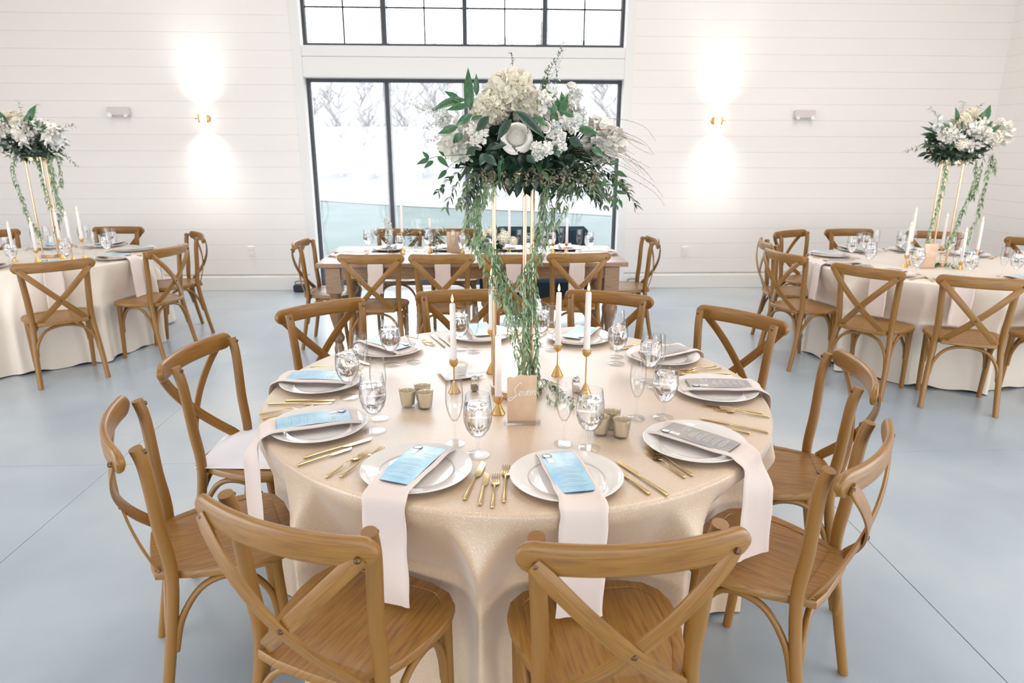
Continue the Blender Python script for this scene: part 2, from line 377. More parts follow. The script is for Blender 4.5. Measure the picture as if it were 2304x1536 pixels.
# side walls with planks, front of the hall (behind the camera) with a wide glazed opening
for s, X, sg in (('left', XL, 1), ('right', XR, -1)):
    b = MB()                                      # a long band of garden doors lights each side of the hall
    for y0, y1, z0, z1 in ((YF, -3.0, 0, ZC), (2.6, YB, 0, ZC), (-3.0, 2.6, 2.4, ZC), (-3.0, 2.6, 0, .12)): b.box((X-sg*0.1, (y0+y1)/2, (z0+z1)/2), (0.18, y1-y0, z1-z0))
    w = struct('wall_'+s, b, M['wall'], sharp=None)
    for k in range(-9, 17):
        z = 2.999-0.1755*k
        if z+0.17 > ZC or z < 0.1: continue
        key = ('side',)
        if key not in plank_me:
            q = MB(); q.box((0, 0, 0), (3.38, 0.02, 0.1747), bev=0.0012); plank_me[key] = q.mesh('plank', M['wall'], 30)
        put('plank', plank_me[key], w, (X-0.001*sg, YB-1.69, z+0.08775), (0, 0, R(90)))
    q = MB()
    for k in range(7): q.box((X-sg*0.1, -3.0+5.6*k/6, 1.26), (.06, .07, 2.28))
    part('door_post', q, M['frame'], w, sharp=None)
    b = MB(); b.box((X+sg*0.012, (YB+YF)/2, 0.08), (0.03, YB-YF, 0.16), bev=0.004); struct('baseboard_%s' % {'left': 'west', 'right': 'east'}[s], b, M['trim'])
b = MB()
for x0, x1, z0, z1 in ((XL, -5.6, 0, ZC), (5.6, XR, 0, ZC), (-5.6, 5.6, 2.3, ZC), (-1.95, -1.75, 0, 2.3), (1.75, 1.95, 0, 2.3)):
    b.box(((x0+x1)/2, YF-0.1, (z0+z1)/2), (x1-x0, 0.2, z1-z0))
struct('wall_front', b, M['wall'], sharp=None)

# outside: lawn sloping away to a bare wood
b = MB()
b.grid(lambda u, v: (lerp(-60, 60, u), lerp(8.25, 34, v), -0.08), 40, 20)
struct('ground_lawn', b, M['grass'], label='pale green lawn outside the window')
b = MB()
def edge(x): return 19.6 - 0.61*max(-25, min(16, x)) + 0.25*math.sin(x*.7)
b.grid(lambda u, v: (lerp(-60, 60, u), edge(lerp(-60, 60, u))+v*40, -0.06 + 9.5*v), 60, 16)
struct('ground_bank', b, M['litter'], label='bank of fallen leaves rising behind the lawn')
b = MB(); b.box((0, -20, -0.1), (60, 26, 0.08)); struct('ground_terrace', b, M['litter'], sharp=None)
def tree_mesh(seed):
    q = MB(); r = random.Random(seed); H = r.uniform(3.6, 4.7); a = Vector((0, 0, -0.3)); pts = [a]
    for k in range(1, 8): pts.append(Vector((r.uniform(-.12, .12)*k*.5, r.uniform(-.1, .1)*k*.5, H*k/7)))
    q.tube(pts, [0.10*(1-k/8.5) for k in range(8)], 6)
    for k in range(26):
        z = r.uniform(.8, H*.9); an = r.uniform(0, 2*PI); L = r.uniform(.5, 1.3)*(1.15-z/H); i = min(6, int(z/H*7)); p0 = pts[i].lerp(pts[i+1], z/H*7-i)
        d = Vector((math.cos(an), math.sin(an), r.uniform(.4, 1.1))); p1 = p0+d*L*.5; p2 = p1+(d+Vector((0, 0, .3)))*L*.5
        q.tube([p0, p1, p2], [.035, .022, .008], 4)
        for _ in range(3): q.tube([p1, p1+Vector((r.uniform(-.6, .6), r.uniform(-.6, .6), r.uniform(.2, .8)))], [.014, .005], 3)
    return q.mesh('bare_tree', M['bark'], 60)
tms = [tree_mesh(s) for s in range(4)]
for k in range(36):
    x = -11+20.5*k/35+rnd.uniform(-.2, .2); y = edge(x)+rnd.uniform(0.2, 9)
    o = thing('bare_tree', 'bare pale tree in the wood seen through the window', 'tree', 'bare trees beyond the lawn', tms[k % 4], (x, y, 0.1+(y-edge(x))*.1), rnd.uniform(0, 6.3))
    o.scale = (1, 1, rnd.uniform(.8, 1.1))

# wall lamps
def sconce(x, label):
    t = thing('wall_sconce', label, 'wall lamp', 'brass wall sconces', None, (x, YB-0.055, 1.939))
    q = MB(); q.box((0, 0.045, 0), (0.09, 0.02, 0.075), bev=0.004); part('back_plate', q, M['brass'], t)
    for s in (-1, 1):
        q = MB(); q.lathe([(0.0, -0.048), (0.011, -0.042), (0.014, -0.038), (0.014, 0.038), (0.011, 0.042), (0.0, 0.048)], 16, (s*0.043, -0.004, 0)); part('cup', q, M['brass'], t)
        q = MB(); q.tube([(s*0.06, 0, 0), (s*0.088, 0, 0)], .006, 8); part('finial', q, M['brass'], t)
    q = MB(); q.lathe([(0.0, -0.085), (0.016, -0.08), (0.024, -0.06), (0.024, 0.06), (0.016, 0.08), (0.0, 0.085)], 16); part('lamp_tube', q, M['lamp'], t)
    for s in (1, -1):
        for en, sz, dz in ((24, 58, .07), (9, 124, .09), (17, 84, .07)):
            l = bpy.data.lights.new('sconce_beam', 'SPOT'); l.energy = en; l.color = (1.0, 0.93, 0.84); l.spot_size = R(sz); l.spot_blend = 1.0; l.shadow_soft_size = 0.02
            o = bpy.data.objects.new('sconce_beam', l); COL.objects.link(o); o.parent = t; o.location = (0, -0.045, dz*s); o.rotation_euler = (R(180) if s > 0 else 0, 0, 0)
sconce(-3.07, 'gold wall sconce glowing up and down, left of the window')
sconce(2.675, 'gold wall sconce glowing up and down, right of the window')
def emergency(x, z, label):
    t = thing('emergency_light', label, 'emergency light', None, None, (x, YB, z))
    q = MB(); q.box((0, -0.03, 0.0), (0.235, 0.06, 0.095), bev=0.012); part('housing', q, M['box'], t)
    for s in (-1, 1):
        q = MB(); q.lathe([(0.0, 0.0), (0.020, 0.0), (0.028, 0.018), (0.024, 0.02), (0.018, 0.012), (0.0, 0.010)], 16)
        part('lamp_head', q, M['white'], t, loc=(s*0.092, -0.062, -0.034), rot=(R(90), 0, R(-20*s)))
emergency(-3.98, 2.008, 'small beige emergency light box left of the left sconce')
emergency(3.683, 2.012, 'small beige emergency light box right of the right sconce')
def outlet(x, z, label):
    t = thing('wall_outlet', label, 'outlet', None, None, (x, YB, z))
    q = MB(); q.box((0, -0.004, 0), (0.075, 0.008, 0.118), bev=0.003); part('cover_plate', q, M['trim'], t)
    for s in (-1, 1):
        q = MB(); q.box((0, -0.0095, 0.026*s), (0.034, 0.004, 0.028), bev=0.0015); part('socket', q, M['trim'], t)
outlet(-2.717, 0.465, 'white outlet plate low on the wall left of the window')
outlet(2.426, 0.445, 'white outlet plate low on the wall right of the window')
def uplight(x, y, label):
    t = thing('floor_uplight', label, 'light fixture', None, None, (x, y, 0))
    q = MB(); q.box((0, 0, 0.045), (0.14, 0.09, 0.075), bev=0.006); part('housing', q, M['black'], t)
    q = MB(); q.tube(smooth_path([(-.05, 0, .08), (-.055, 0, .115), (0, 0, .125), (.055, 0, .115), (.05, 0, .08)], 4), .005, 6); part('handle', q, M['black'], t)
    for s in (-1, 1): q = MB(); q.box((s*.05, 0, .005), (.02, .07, .01)); part('foot', q, M['black'], t, sharp=None)
uplight(-2.16, 7.90, 'small black light fixture on the floor left of the window')
uplight(1.79, 7.93, 'small black light fixture on the floor right of the window')

# ---------------------------------------------------------------- cross-back chair
def make_chair(label):
    t = thing('cross_back_chair', label, 'chair')
    for s in (-1, 1):
        P = smooth_path([(.208*s, .022, 0), (.197*s, -.02, .22), (.180*s, -.052, .45), (.183*s, -.040, .62), (.194*s, -.030, .80), (.198*s, -.015, .870)], 5)
        n = len(P); rs = [lerp(.0165, .0205, min(1, 2*k/n)) if k < n/2 else lerp(.0205, .0185, 2*k/n-1) for k in range(n)]
        q = MB(); q.tube(P, rs, 14, Vector((0, 1, 0)), (1, .92)); part('rear_leg', q, M['wood'], t, 50)
        P = smooth_path([(.182*s, -.36, 0), (.186*s, -.345, .2), (.190*s, -.33, .438)], 4); n = len(P)
        q = MB(); q.tube(P, [lerp(.0145, .019, k/(n-1)) for k in range(n)], 12); part('front_leg', q, M['wood'], t, 50)
        # side bentwood brace
        P = smooth_path([(.196*s, -.035, .22), (.194*s, -.062, .32), (.196*s, -.12, .405), (.198*s, -.19, .428), (.196*s, -.26, .405), (.189*s, -.312, .32), (.186*s, -.326, .22)], 4)
        q = MB(); q.tube(P, .0105, 8, Vector((1, 0, 0)), (1, 1)); part('side_brace', q, M['wood'], t, 60)
    for yy, nm, xx in ((-.022, 'back_brace', .186), (-.338, 'front_brace', .176)):
        P = smooth_path([(xx, yy, .22), (xx-.014, yy-.003, .31), (xx-.075, yy-.012, .395), (0, yy-.016, .422), (-xx+.075, yy-.012, .395), (-xx+.014, yy-.003, .31), (-xx, yy, .22)], 4)
        q = MB(); q.tube(P, .0105, 8, Vector((0, 1, 0)), (1, 1)); part(nm, q, M['wood'], t, 60)
    # top rail: bent board with rounded ends
    q = MB(); path = []; sc_ = []
    N = 30
    for k in range(N+1):
        u = -1+2*k/N; x = .245*math.sin(u*PI/2) if abs(u) < 1 else .245*u
        path.append(Vector((x, .018+.046*(1-(x/.245)**2), .852)))
        e = max(0, (abs(x)-.212)/.033); hh = math.sqrt(max(0.0, 1-e*e)); sc_.append((1 if hh > .25 else .72, max(hh, .10)))
    prof = []
    for i in range(16):
        a = 2*PI*i/16; ca, sa = math.cos(a), math.sin(a)
        prof.append((math.copysign(abs(ca)**.75, ca)*.0115, math.copysign(abs(sa)**.5, sa)*.036))
    q.sweep(path, prof, Vector((0, 0, 1)), scales=sc_); part('top_rail', q, M['wood'], t, 55)
    for s in (-1, 1):
        P = []
        for k in range(17):
            u = k/16; x = lerp(.214, -.146, u)*s; z = lerp(.846, .455, u)
            y = (1-u)*(1-u)*.038 + 2*u*(1-u)*.145 + u*u*(-.030) - 2*u*(1-u)*.035 + (.008 if s > 0 else 0)
            P.append(Vector((x, y, z)))
        pr = [(-.0195, -.0028), (-.017, -.0040), (.017, -.0040), (.0195, -.0028), (.0195, .0028), (.017, .0040), (-.017, .0040), (-.0195, .0028)]
        q = MB(); q.sweep(P, pr, Vector((0, 1, 0)), scales=[(0.8 if k in (0, 16) else 1, 1) for k in range(17)]); st = part('cross_strap', q, M['wood'], t, 40)
        q = MB(); q.lathe([(.0, -.004), (.0075, -.003), (.0075, .002), (.005, .006), (0, .007)], 10)
        part('bolt', q, M['bolt'], st, loc=(.210*s, .046, .842), rot=(R(-90), 0, 0))
        part('bolt', q, M['bolt'], st, loc=(-.140*s, -.022, .463), rot=(R(-90), 0, 0))
        part('bolt', q, M['bolt'], t, loc=(.199*s, -.036, .858), rot=(R(90), 0, 0))
    part('bolt', q, M['bolt'], t, loc=(0, .059, .615), rot=(R(-90), 0, 0))
    # seat
    out = [(0, .004), (.09, .002), (.150, -.008), (.163, -.052), (.178, -.085), (.196, -.13), (.212, -.19), (.222, -.25), (.223, -.305), (.208, -.355), (.172, -.392), (.11, -.410), (0, -.416)]
    full = out + [(-x, y) for x, y in out[-2:0:-1]]
    ring = [Vector((x, y, 0)) for x, y in full]; ring = [p for i in range(len(ring)) for p in [ring[i], ring[i].lerp(ring[(i+1) % len(ring)], .5)]]
    C0 = Vector((0, -.21, 0))
    inn = []
    for p in ring:                                  # inset saddle outline
        x, y = p.x, p.y; iy = min(max(y, -.376), -.052); w = .182 if y < -.16 else lerp(.182, .135, min(1, (y+.16)/.12)); ix = max(-w, min(w, x*.84))
        if iy <= -.33: ix *= lerp(1, .86, (-.33-iy)/.046)
        inn.append(Vector((ix, iy, 0)))
    levels = [([C0.lerp(p, .97) for p in ring], .4335), (ring, .438), (ring, .456), ([C0.lerp(p, .985) for p in ring], .4615), ([p.lerp(i_, .55) for p, i_ in zip(ring, inn)], .4635),
              (inn, .4620), ([C0.lerp(p, .992) for p in inn], .4595), ([C0.lerp(p, .975) for p in inn], .4605), ([C0.lerp(p, .5) for p in inn], .4565), ([C0.lerp(p, .02) for p in inn], .4555)]
    vs = []; fs = []; n = len(ring)
    for rg, z in levels: vs += [(p.x, p.y, z) for p in rg]
    for k in range(len(levels)-1):
        for i in range(n): j = (i+1) % n; fs.append((k*n+j, k*n+i, (k+1)*n+i, (k+1)*n+j))
    fs.append(tuple(range(n))); fs.append(tuple(range((len(levels)-1)*n+n-1, (len(levels)-1)*n-1, -1)))
    q = MB(); q.add(vs, fs, [(v[1]+v[0]*.1, v[0]*.55+v[2]*.5) for v in vs]); part('seat', q, M['wood'], t, 35)
    return t
chairs = [
 # main table
 ('C1', -.427, 1.318, -115.9, 'brown cross-back chair tucked in at the lower left of the front table', 0),
 ('C2', .302, 1.216, -85.0, 'brown cross-back chair at the near side of the front table, right of centre', 0),
 ('C3', .998, 1.619, -42.6, 'cross-back chair at the lower right corner of the front table, seen side on', 0),
 ('C4', 1.310, 2.258, -13.1, 'cross-back chair right of the front table, beside the reflection-tinted menus', 0),
 ('C5', 1.201, 3.048, 36.9, 'cross-back chair at the upper right of the front table, facing the viewer', 0),
 ('C6', .661, 3.513, 64.3, 'cross-back chair behind the front table, just right of the tall stand', 0),
 ('C7', -.125, 3.590, 96.0, 'cross-back chair behind the front table, just left of the tall stand', 0),
 ('C8', -.792, 3.301, 131.1, 'cross-back chair at the upper left of the front table, facing the viewer', 0),
 ('C9', -1.103, 2.565, 171.1, 'cross-back chair left of the front table with white paper on its seat', 0),
 ('C10', -1.023, 1.846, -154.9, 'cross-back chair at the far lower left of the front table, seen side on', 0),
 ('L1', -2.957, 4.725, -52, 'cross-back chair in front of the left rear round table', 1),
 ('L2', -2.50, 5.40, -13.5, 'cross-back chair on the right side of the left rear round table', 1),
 ('L3', -2.616, 6.231, 33.9, 'cross-back chair behind the left rear table, turned edge on by the wall', 1),
 ('L4', -3.56, 6.75, 90.3, 'cross-back chair behind the left rear round table, facing the viewer', 1),
 ('L5', -4.55, 6.45, 140, 'cross-back chair cut off by the left picture edge at the left rear table', 1),
 ('R3', 3.062, 3.956, -116.5, 'cross-back chair at the near side of the right rear round table', 2),
 ('R2', 2.565, 4.338, -144.6, 'cross-back chair at the near left of the right rear table, back to viewer', 2),
 ('R1', 2.30, 5.00, -168, 'cross-back chair on the left side of the right rear table, rail shining white', 2),
 ('R0', 2.43, 5.64, 168, 'cross-back chair half hidden behind the white shining one, right rear table', 2),
 ('RA', 2.93, 6.30, 120, 'cross-back chair at the far left of the right rear table, by the wall', 2),
 ('RB', 3.550, 6.409, 90.9, 'cross-back chair behind the goblets at the back of the right rear table', 2),
 ('RC', 4.247, 6.193, 68.0, 'cross-back chair behind the hanging vines of the right rear table', 2),
 ('RD', 4.80, 5.66, 36, 'cross-back chair at the right rear table, cut by the right picture edge', 2),
 ('RE', 3.80, 3.93, -80, 'cross-back chair whose seat corner shows at the right picture edge', 2),
 ('F1', -.827, 4.989, -92, 'first chair from the left on the near side of the long farm table', 3),
 ('F2', -.307, 4.975, -88, 'second chair from the left on the near side of the long farm table', 3),
 ('F3', .198, 4.970, -90, 'third chair from the left at the farm table, behind the gold stand', 3),
 ('F4', .709, 5.010, -84, 'fourth chair from the left on the near side of the long farm table', 3),
 ('FL', -1.501, 5.712, 179.0, 'cross-back chair at the left end of the long farm table', 3),
 ('FR', 1.450, 5.843, -1.9, 'cross-back chair at the right end of the long farm table', 3),
 ('G1', -.80, 6.52, 90, 'cross-back chair behind the farm table at its left, rail before the lawn', 3),
 ('G2', -.28, 6.52, 90, 'cross-back chair behind the farm table near the middle, before the lawn', 3),
]
CG = ['chairs around the front table', 'chairs around the left rear table', 'chairs around the right rear table', 'chairs around the farm table']
proto = make_chair(chairs[0][4]); CH = {}
for k, (cid, x, y, a, lab, g) in enumerate(chairs):
    o = proto if k == 0 else copy_tree(proto)
    o.location = (x, y, 0); o.rotation_euler = (0, 0, R(a-90)); o['label'] = lab; o['group'] = CG[g]; CH[cid] = (x, y, a)
# white sheet of paper on the left chair
b = MB(); x, y, a = CH['C9']; q = MB()
q.add([(-.19, -.03, 0), (.17, .02, .003), (.20, -.34, .002), (-.16, -.37, 0), (-.19, -.03, .0012), (.17, .02, .0042), (.20, -.34, .0032), (-.16, -.37, .0012)],
      [(3, 2, 1, 0), (4, 5, 6, 7), (0, 1, 5, 4), (1, 2, 6, 5), (2, 3, 7, 6), (3, 0, 4, 7)])
o = thing('paper_sheet', 'plain white sheet of paper lying on the seat of the left chair', 'paper', None, q.mesh('paper_sheet', M['sheet'], None), (x, y, .4645), R(a-90))

# ---------------------------------------------------------------- round tables and their cloths
ZTOP = 0.762
def round_table(cx, cy, Rt, cids, n_th, n_z, material, name_lab, cloth_lab, seed, hem=True, amp=1.0):
    t = thing('round_table', name_lab, 'table', 'round banquet tables', None, (cx, cy, 0))
    q = MB(); q.lathe([(0.0, .728), (Rt-.02, .728), (Rt-.008, .734), (Rt-.008, .752), (Rt-.014, .757), (0.0, .757)], 48); part('tabletop', q, M['farm'], t)
    q = MB(); q.lathe([(.26, 0), (.26, .02), (.05, .05), (.04, .4), (.04, .68), (.12, .727)], 20); part('pedestal', q, M['black'], t)
    r = random.Random(seed)
    ch = []
    for c in cids:
        x, y, a = CH[c]; a = R(a); o = Vector((math.cos(a), math.sin(a))); p = Vector((x-cx, y-cy)); front = p - o*.428
        ch.append((p, o, front.dot(o), front))
    ph = [r.uniform(0, 6.28) for _ in range(6)]
    angs = sorted(math.atan2(f[3].y, f[3].x) for f in ch)
    def rad(th, z):
        d = ZTOP - z; u = Vector((math.cos(th), math.sin(th)))
        if d < .014: return Rt
        g = sstep(.02, .34, d)*min(1.5, .55+d*.75)
        # loose folds
        w = math.sin(th*17+ph[0]+.8*math.sin(th*3+ph[1])); w2 = math.sin(th*29+ph[2]+1.1*math.sin(th*5+ph[3]))
        fold = amp*(.030*w + .011*w2)*g + .062*g*amp**.5
        rr = Rt + fold
        # full flare between two chairs, pressed flat by the seat of each
        best = 0; lim = 9
        for p, o, dd, fr in ch:
            c = u.dot(o)
            if c <= .3: continue
            # distance along the ray to the seat front plane, lateral offset there
            tt = dd/c; pt = u*tt; lat = abs((pt-p).cross(o) if False else ((pt.x-p.x)*o.y-(pt.y-p.y)*o.x))
            k = 1-sstep(.17, .34, lat)
            if k > 0:
                best = max(best, k)
                zz = 1.0-sstep(.0, .16, abs(z-.40)-.10) if z > .40 else 1.0
                if z > .50: zz = max(0.0, 1-(z-.50)/.22)
                cap = tt - .006 + .03*max(0, (.3-z))
                cap = min(cap, Rt+.05*g) if tt > Rt else cap
                lim = min(lim, lerp(9.0 if k < .02 else Rt+.16*(1-k)+.001, cap, k*zz if k*zz > 0 else 0)) if k*zz > .02 else lim
        rr = rr + .075*g*(1-best)*(0.75+.25*w)
        if lim < rr: rr = lim
        return rr
    q = MB(); zs = []
    NR = 10; prof_in = [k/NR for k in range(1, NR+1)]
    vs = [(0, 0, ZTOP)]; uv = [(0, 0)]; fs = []
    for k in prof_in:
        for i in range(n_th): th = 2*PI*i/n_th; rr = (Rt-.012)*k; vs.append((rr*math.cos(th), rr*math.sin(th), ZTOP)); uv.append((rr*math.cos(th), rr*math.sin(th)))
    for rr, z in ((Rt-.005, ZTOP-.0012), (Rt-.0005, ZTOP-.006), (Rt+.001, ZTOP-.014)):
        for i in range(n_th): th = 2*PI*i/n_th; vs.append((rr*math.cos(th), rr*math.sin(th), z)); uv.append((rr*math.cos(th), rr*math.sin(th)))
    cols = [[] for _ in range(n_z)]
    for i in range(n_th):
        th = 2*PI*i/n_th; prev = None
        bot = .012+.010*math.sin(th*17+ph[4])+.006*math.sin(th*7+ph[5])
        for k in range(n_z):
            z = lerp(ZTOP-.02, max(.004, bot), ((k+1)/n_z)**.95)
            rr = rad(th, z)
            if hem and abs(z-.085) < .012: rr += .0015
            cols[k].append((rr*math.cos(th), rr*math.sin(th), z))
    # smooth around to keep cloth supple
    for k in range(n_z):
        c = cols[k]
        for _ in range(2 if n_th > 400 else 1): c = [tuple((c[i-1][m]+2*c[i][m]+c[(i+1) % n_th][m])/4 for m in range(3)) for i in range(n_th)]
        vs += c; uv += [(2*PI*Rt*i/n_th, 1+k*.76/n_z) for i in range(n_th)]
    for i in range(n_th): fs.append((0, 1+i, 1+(i+1) % n_th))
    for k in range(NR+3+n_z-1):
        for i in range(n_th): j = (i+1) % n_th; fs.append((1+k*n_th+i, 1+(k+1)*n_th+i, 1+(k+1)*n_th+j, 1+k*n_th+j))
    q.add(vs, fs, uv)
    o = thing('tablecloth', cloth_lab, 'tablecloth', 'tablecloths', q.mesh('tablecloth', material, 180), (cx, cy, 0))
    return o
MC = (.117, 2.397); LC = (-3.575, 5.72); RC = (3.54, 5.12)
round_table(*MC, .914, ['C%d' % i for i in range(1, 11)], 720, 44, M['cloth'], 'round banquet table hidden beneath the champagne sparkle cloth', 'champagne sparkle cloth draped over the front round table', 3)
round_table(*LC, .765, ['L1', 'L2', 'L3', 'L4', 'L5'], 300, 24, M['cloth2'], 'round banquet table hidden beneath the left rear cloth', 'ivory cloth draped over the left rear round table', 5, amp=1.5)
round_table(*RC, .914, ['R3', 'R2', 'R1', 'R0', 'RA', 'RB', 'RC', 'RD', 'RE'], 360, 24, M['cloth2'], 'round banquet table hidden beneath the right rear cloth', 'ivory cloth draped over the right rear round table', 9, amp=1.5)

# ---------------------------------------------------------------- tableware
def grp(me_builder):
    return me_builder
# plate (origin at its foot)
q = MB(); q.lathe([(0, .002), (.074, .002), (.076, 0), (.082, 0), (.086, .003), (.112, .008), (.150, .0165), (.1545, .0185), (.1555, .0205), (.1535, .0215), (.149, .0205), (.113, .0125), (.104, .0085), (.100, .0065), (0, .0065)], 64)
PLATE = q.mesh('plate', M['china'], 25)
q = MB(); q.lathe([(.1041, .00938), (.1045, .00962), (.1049, .00984)], 64, cap0=False, cap1=False); PLINE = q.mesh('well_line', M['plateline'], None)
q = MB(); q.lathe([(.0018, .001), (.034, .001), (.0345, .002), (.033, .003), (.012, .0055), (.0055, .009), (.0042, .016), (.0038, .034), (.0046, .050), (.009, .056), (.022, .066), (.034, .084), (.041, .106), (.0425, .126), (.041, .150), (.0375, .174), (.0355, .193), (.0348, .193), (.0368, .173), (.0402, .150), (.0415, .126), (.040, .107), (.033, .0855), (.021, .0685), (.009, .0600), (0, .0590)], 40); GOB = q.mesh('goblet', M['glass'], 60)
q = MB(); q.lathe([(0, .0600), (.009, .0608), (.0208, .0692), (.0326, .0862), (.0394, .107), (.0409, .126), (.0398, .148), (.0380, .160), (.0300, .1598), (0, .1598)], 36); WAT = q.mesh('water', M['water'], 40)
q = MB(); q.lathe([(.0018, .001), (.030, .001), (.0305, .002), (.029, .003), (.010, .005), (.0045, .009), (.0034, .02), (.0030, .050), (.0034, .068), (.008, .075), (.017, .092), (.0245, .118), (.0272, .140), (.0268, .165), (.0245, .195), (.0228, .212), (.0222, .212), (.0239, .195), (.0261, .165), (.0264, .140), (.0237, .119), (.0163, .094), (.008, .0785), (0, .0775)], 36); FLU = q.mesh('flute', M['glass'], 60)
def ice_mesh(seed):
    r = random.Random(seed); q = MB(); q.box((0, 0, 0), (.021, .019, .017), 0.3, bev=.003)
    q.v = [(x+r.uniform(-.0015, .0015), y+r.uniform(-.0015, .0015), z+r.uniform(-.0015, .0015)) for x, y, z in q.v]; return q.mesh('ice_cube', M['ice'], 50)
ICE = [ice_mesh(1), ice_mesh(2)]
def oval(r, n=8, sx=1, sy=1): return [(r*sx*math.cos(2*PI*i/n), r*sy*math.sin(2*PI*i/n)) for i in range(n)]
# cutlery lies along +y, origin mid length
def fork_parts(L):
    h = L/2; q = MB()
    P = [(0, -h, .004), (0, -h+.006, .0045), (0, -h+.03, .005), (0, -h+.07, .0055), (0, h-.095, .009), (0, h-.075, .0085), (0, h-.064, .005)]
    q.tube(smooth_path(P, 3), [(a, a*.62) for a in [.0022, .0046, .0050, .0048, .0050, .0048, .0044, .0040, .0036, .0032, .0026, .0022, .0020, .0021, .0024, .0028, .0032, .0036, .0038]][:19], 8)
    hd = MB()
    hd.grid(lambda u, v: ((u-.5)*.023*(.35+.65*math.sin(min(1, v*1.6)*PI/2)), h-.068+v*.024, .0045-.0035*math.sin(v*PI/2)+.006*(u-.5)**2*4*.3), 6, 5)
    hd.grid(lambda u, v: ((u-.5)*.023*(.35+.65*math.sin(min(1, v*1.6)*PI/2)), h-.068+v*.024, .0030-.0035*math.sin(v*PI/2)+.006*(u-.5)**2*4*.3), 6, 5)
    tn = MB()
    for i in range(4):
        x = -.0095+.00633*i; tn.tube(smooth_path([(x, h-.046, .0012), (x*.99, h-.025, .0008), (x*.95, h-.008, .0035), (x*.93, h, .0058)], 2), [(.0017, .0010)]*4+[(.0014, .0008)]*2+[(.0008, .0006)], 5)
    return q, hd, tn
def knife_parts(L, W):
    h = L/2; q = MB()
    q.tube(smooth_path([(0, -h, .004), (0, -h+.005, .0045), (0, -h+.04, .005), (0, 0, .0045), (0, .01, .0042)], 3), [(a, a*.7) for a in [.002, .0046, .0052, .0054, .0054, .0052, .0048, .0044, .0040, .0036, .0032, .0030, .0028]], 8)
    b = MB(); bl = h-.008
    def outl(v): return W*(.35+.65*math.sin(min(1, v*5)*PI/2))*(1 if v < .75 else math.sqrt(max(.0, 1-((v-.75)/.25)**2))+.001)
    vs = []; fs = []
    for k in range(13):
        v = k/12; w = outl(v); y = .008+v*(h-.008); vs += [(-.0028, y, .0034), (-.0028+w, y, .0042), (-.0028, y, .0048)]
    for k in range(12):
        a = 3*k; fs += [(a, a+3, a+4, a+1), (a+1, a+4, a+5, a+2), (a+2, a+5, a+3, a)]
    b.add(vs, fs); return q, b
def fork_me(L): a, b_, c = fork_parts(L); return a.mesh('handle', M['cut'], 60), b_.mesh('fork_head', M['cut'], 60), c.mesh('tines', M['cut'], 60)
def knife_me(L, W): a, b_ = knife_parts(L, W); return a.mesh('handle', M['cut'], 60), b_.mesh('blade', M['cut'], 30)
FORK = fork_me(.208); SALAD = fork_me(.182); KNIFE = knife_me(.225, .017); BUTTER = knife_me(.178, .014)
def cutlery(kind, loc, ang, label, group, z=ZTOP+.001):
    me = {'dinner_fork': FORK, 'salad_fork': SALAD, 'dinner_knife': KNIFE, 'butter_knife': BUTTER}[kind]
    o = thing(kind, label, 'fork' if 'fork' in kind else 'knife', group, None, (loc[0], loc[1], z), ang-PI/2)
    put('handle', me[0], o)
    if len(me) == 3: put('fork_head', me[1], o); put('tines', me[2], o)
    else: put('blade', me[1], o)
    return o
# napkin: folded strip over the plate and down past the table edge; local +y points to the chair, origin at plate centre on the cloth
def napkin_mesh(seed, hang, edge_y, outw=.012, w=.058, flip=1, tw=0.0):
    r = random.Random(seed); q = MB()
    pts = [(-.128, .016), (-.10, .022), (-.05, .0235), (0, .0235), (.05, .0235), (.10, .024), (.140, .026), (edge_y-.012, .022 if edge_y < .18 else .012)]
    if hang > 0:
        pts += [(edge_y+outw*.6, .012), (edge_y+outw+.002, -.004), (edge_y+outw+.004, -.03)]
        pts += [(edge_y+outw+.004+.006*k/5, -.03-(hang-.03)*k/5) for k in range(1, 6)]
    lean = r.uniform(-.008, .008)
    P = smooth_path([(lean*max(0, i-7)/6, y, z) for i, (y, z) in enumerate(pts)], 3); n = len(P)
    up = [(-w, .006), (-w*.95, .0115), (-w*.84, .0125), (-w*.72, .0085), (-w*.6, .0035), (-w*.2, .0020), (w*.2, .0020), (w*.6, .0035), (w*.72, .0085), (w*.84, .0125), (w*.95, .0115), (w, .006)]
    lo = [(w*.86, .0005), (w*.3, -.0005), (-w*.3, -.0005), (-w*.86, .0005)]
    prof = up+lo; sc2 = []
    for k, p in enumerate(P):
        y = p.y; a = 1+.025*math.sin(k*.8+seed)
        hw = sstep(edge_y-.05, edge_y, y)
        sc2.append((a*(1+.06*hw), lerp(1.0, .42, hw)))
    q.sweep(P, [(u*flip, w_) for u, w_ in prof] if flip > 0 else prof, Vector((0, 0, 1)), scales=sc2)
    if tw:
        yc = edge_y+outw+.006; nv = []
        for x, y, z in q.v:
            a = tw*sstep(0.0, .09, -z)*(1 if y > edge_y else 0); nv.append((x*math.cos(a)-(y-yc)*math.sin(a), yc+x*math.sin(a)+(y-yc)*math.cos(a)+abs(math.sin(a))*w*.9*(1 if a else 0), z))
        q.v = nv
    return q.mesh('napkin', M['nap'], 60)
def line_mesh(items, z=.0006):
    q = MB()
    for x, y, w, h in items: q.add([(x, y, z), (x+w, y, z), (x+w, y+h, z), (x, y+h, z)], [(0, 1, 2, 3)])
    return q
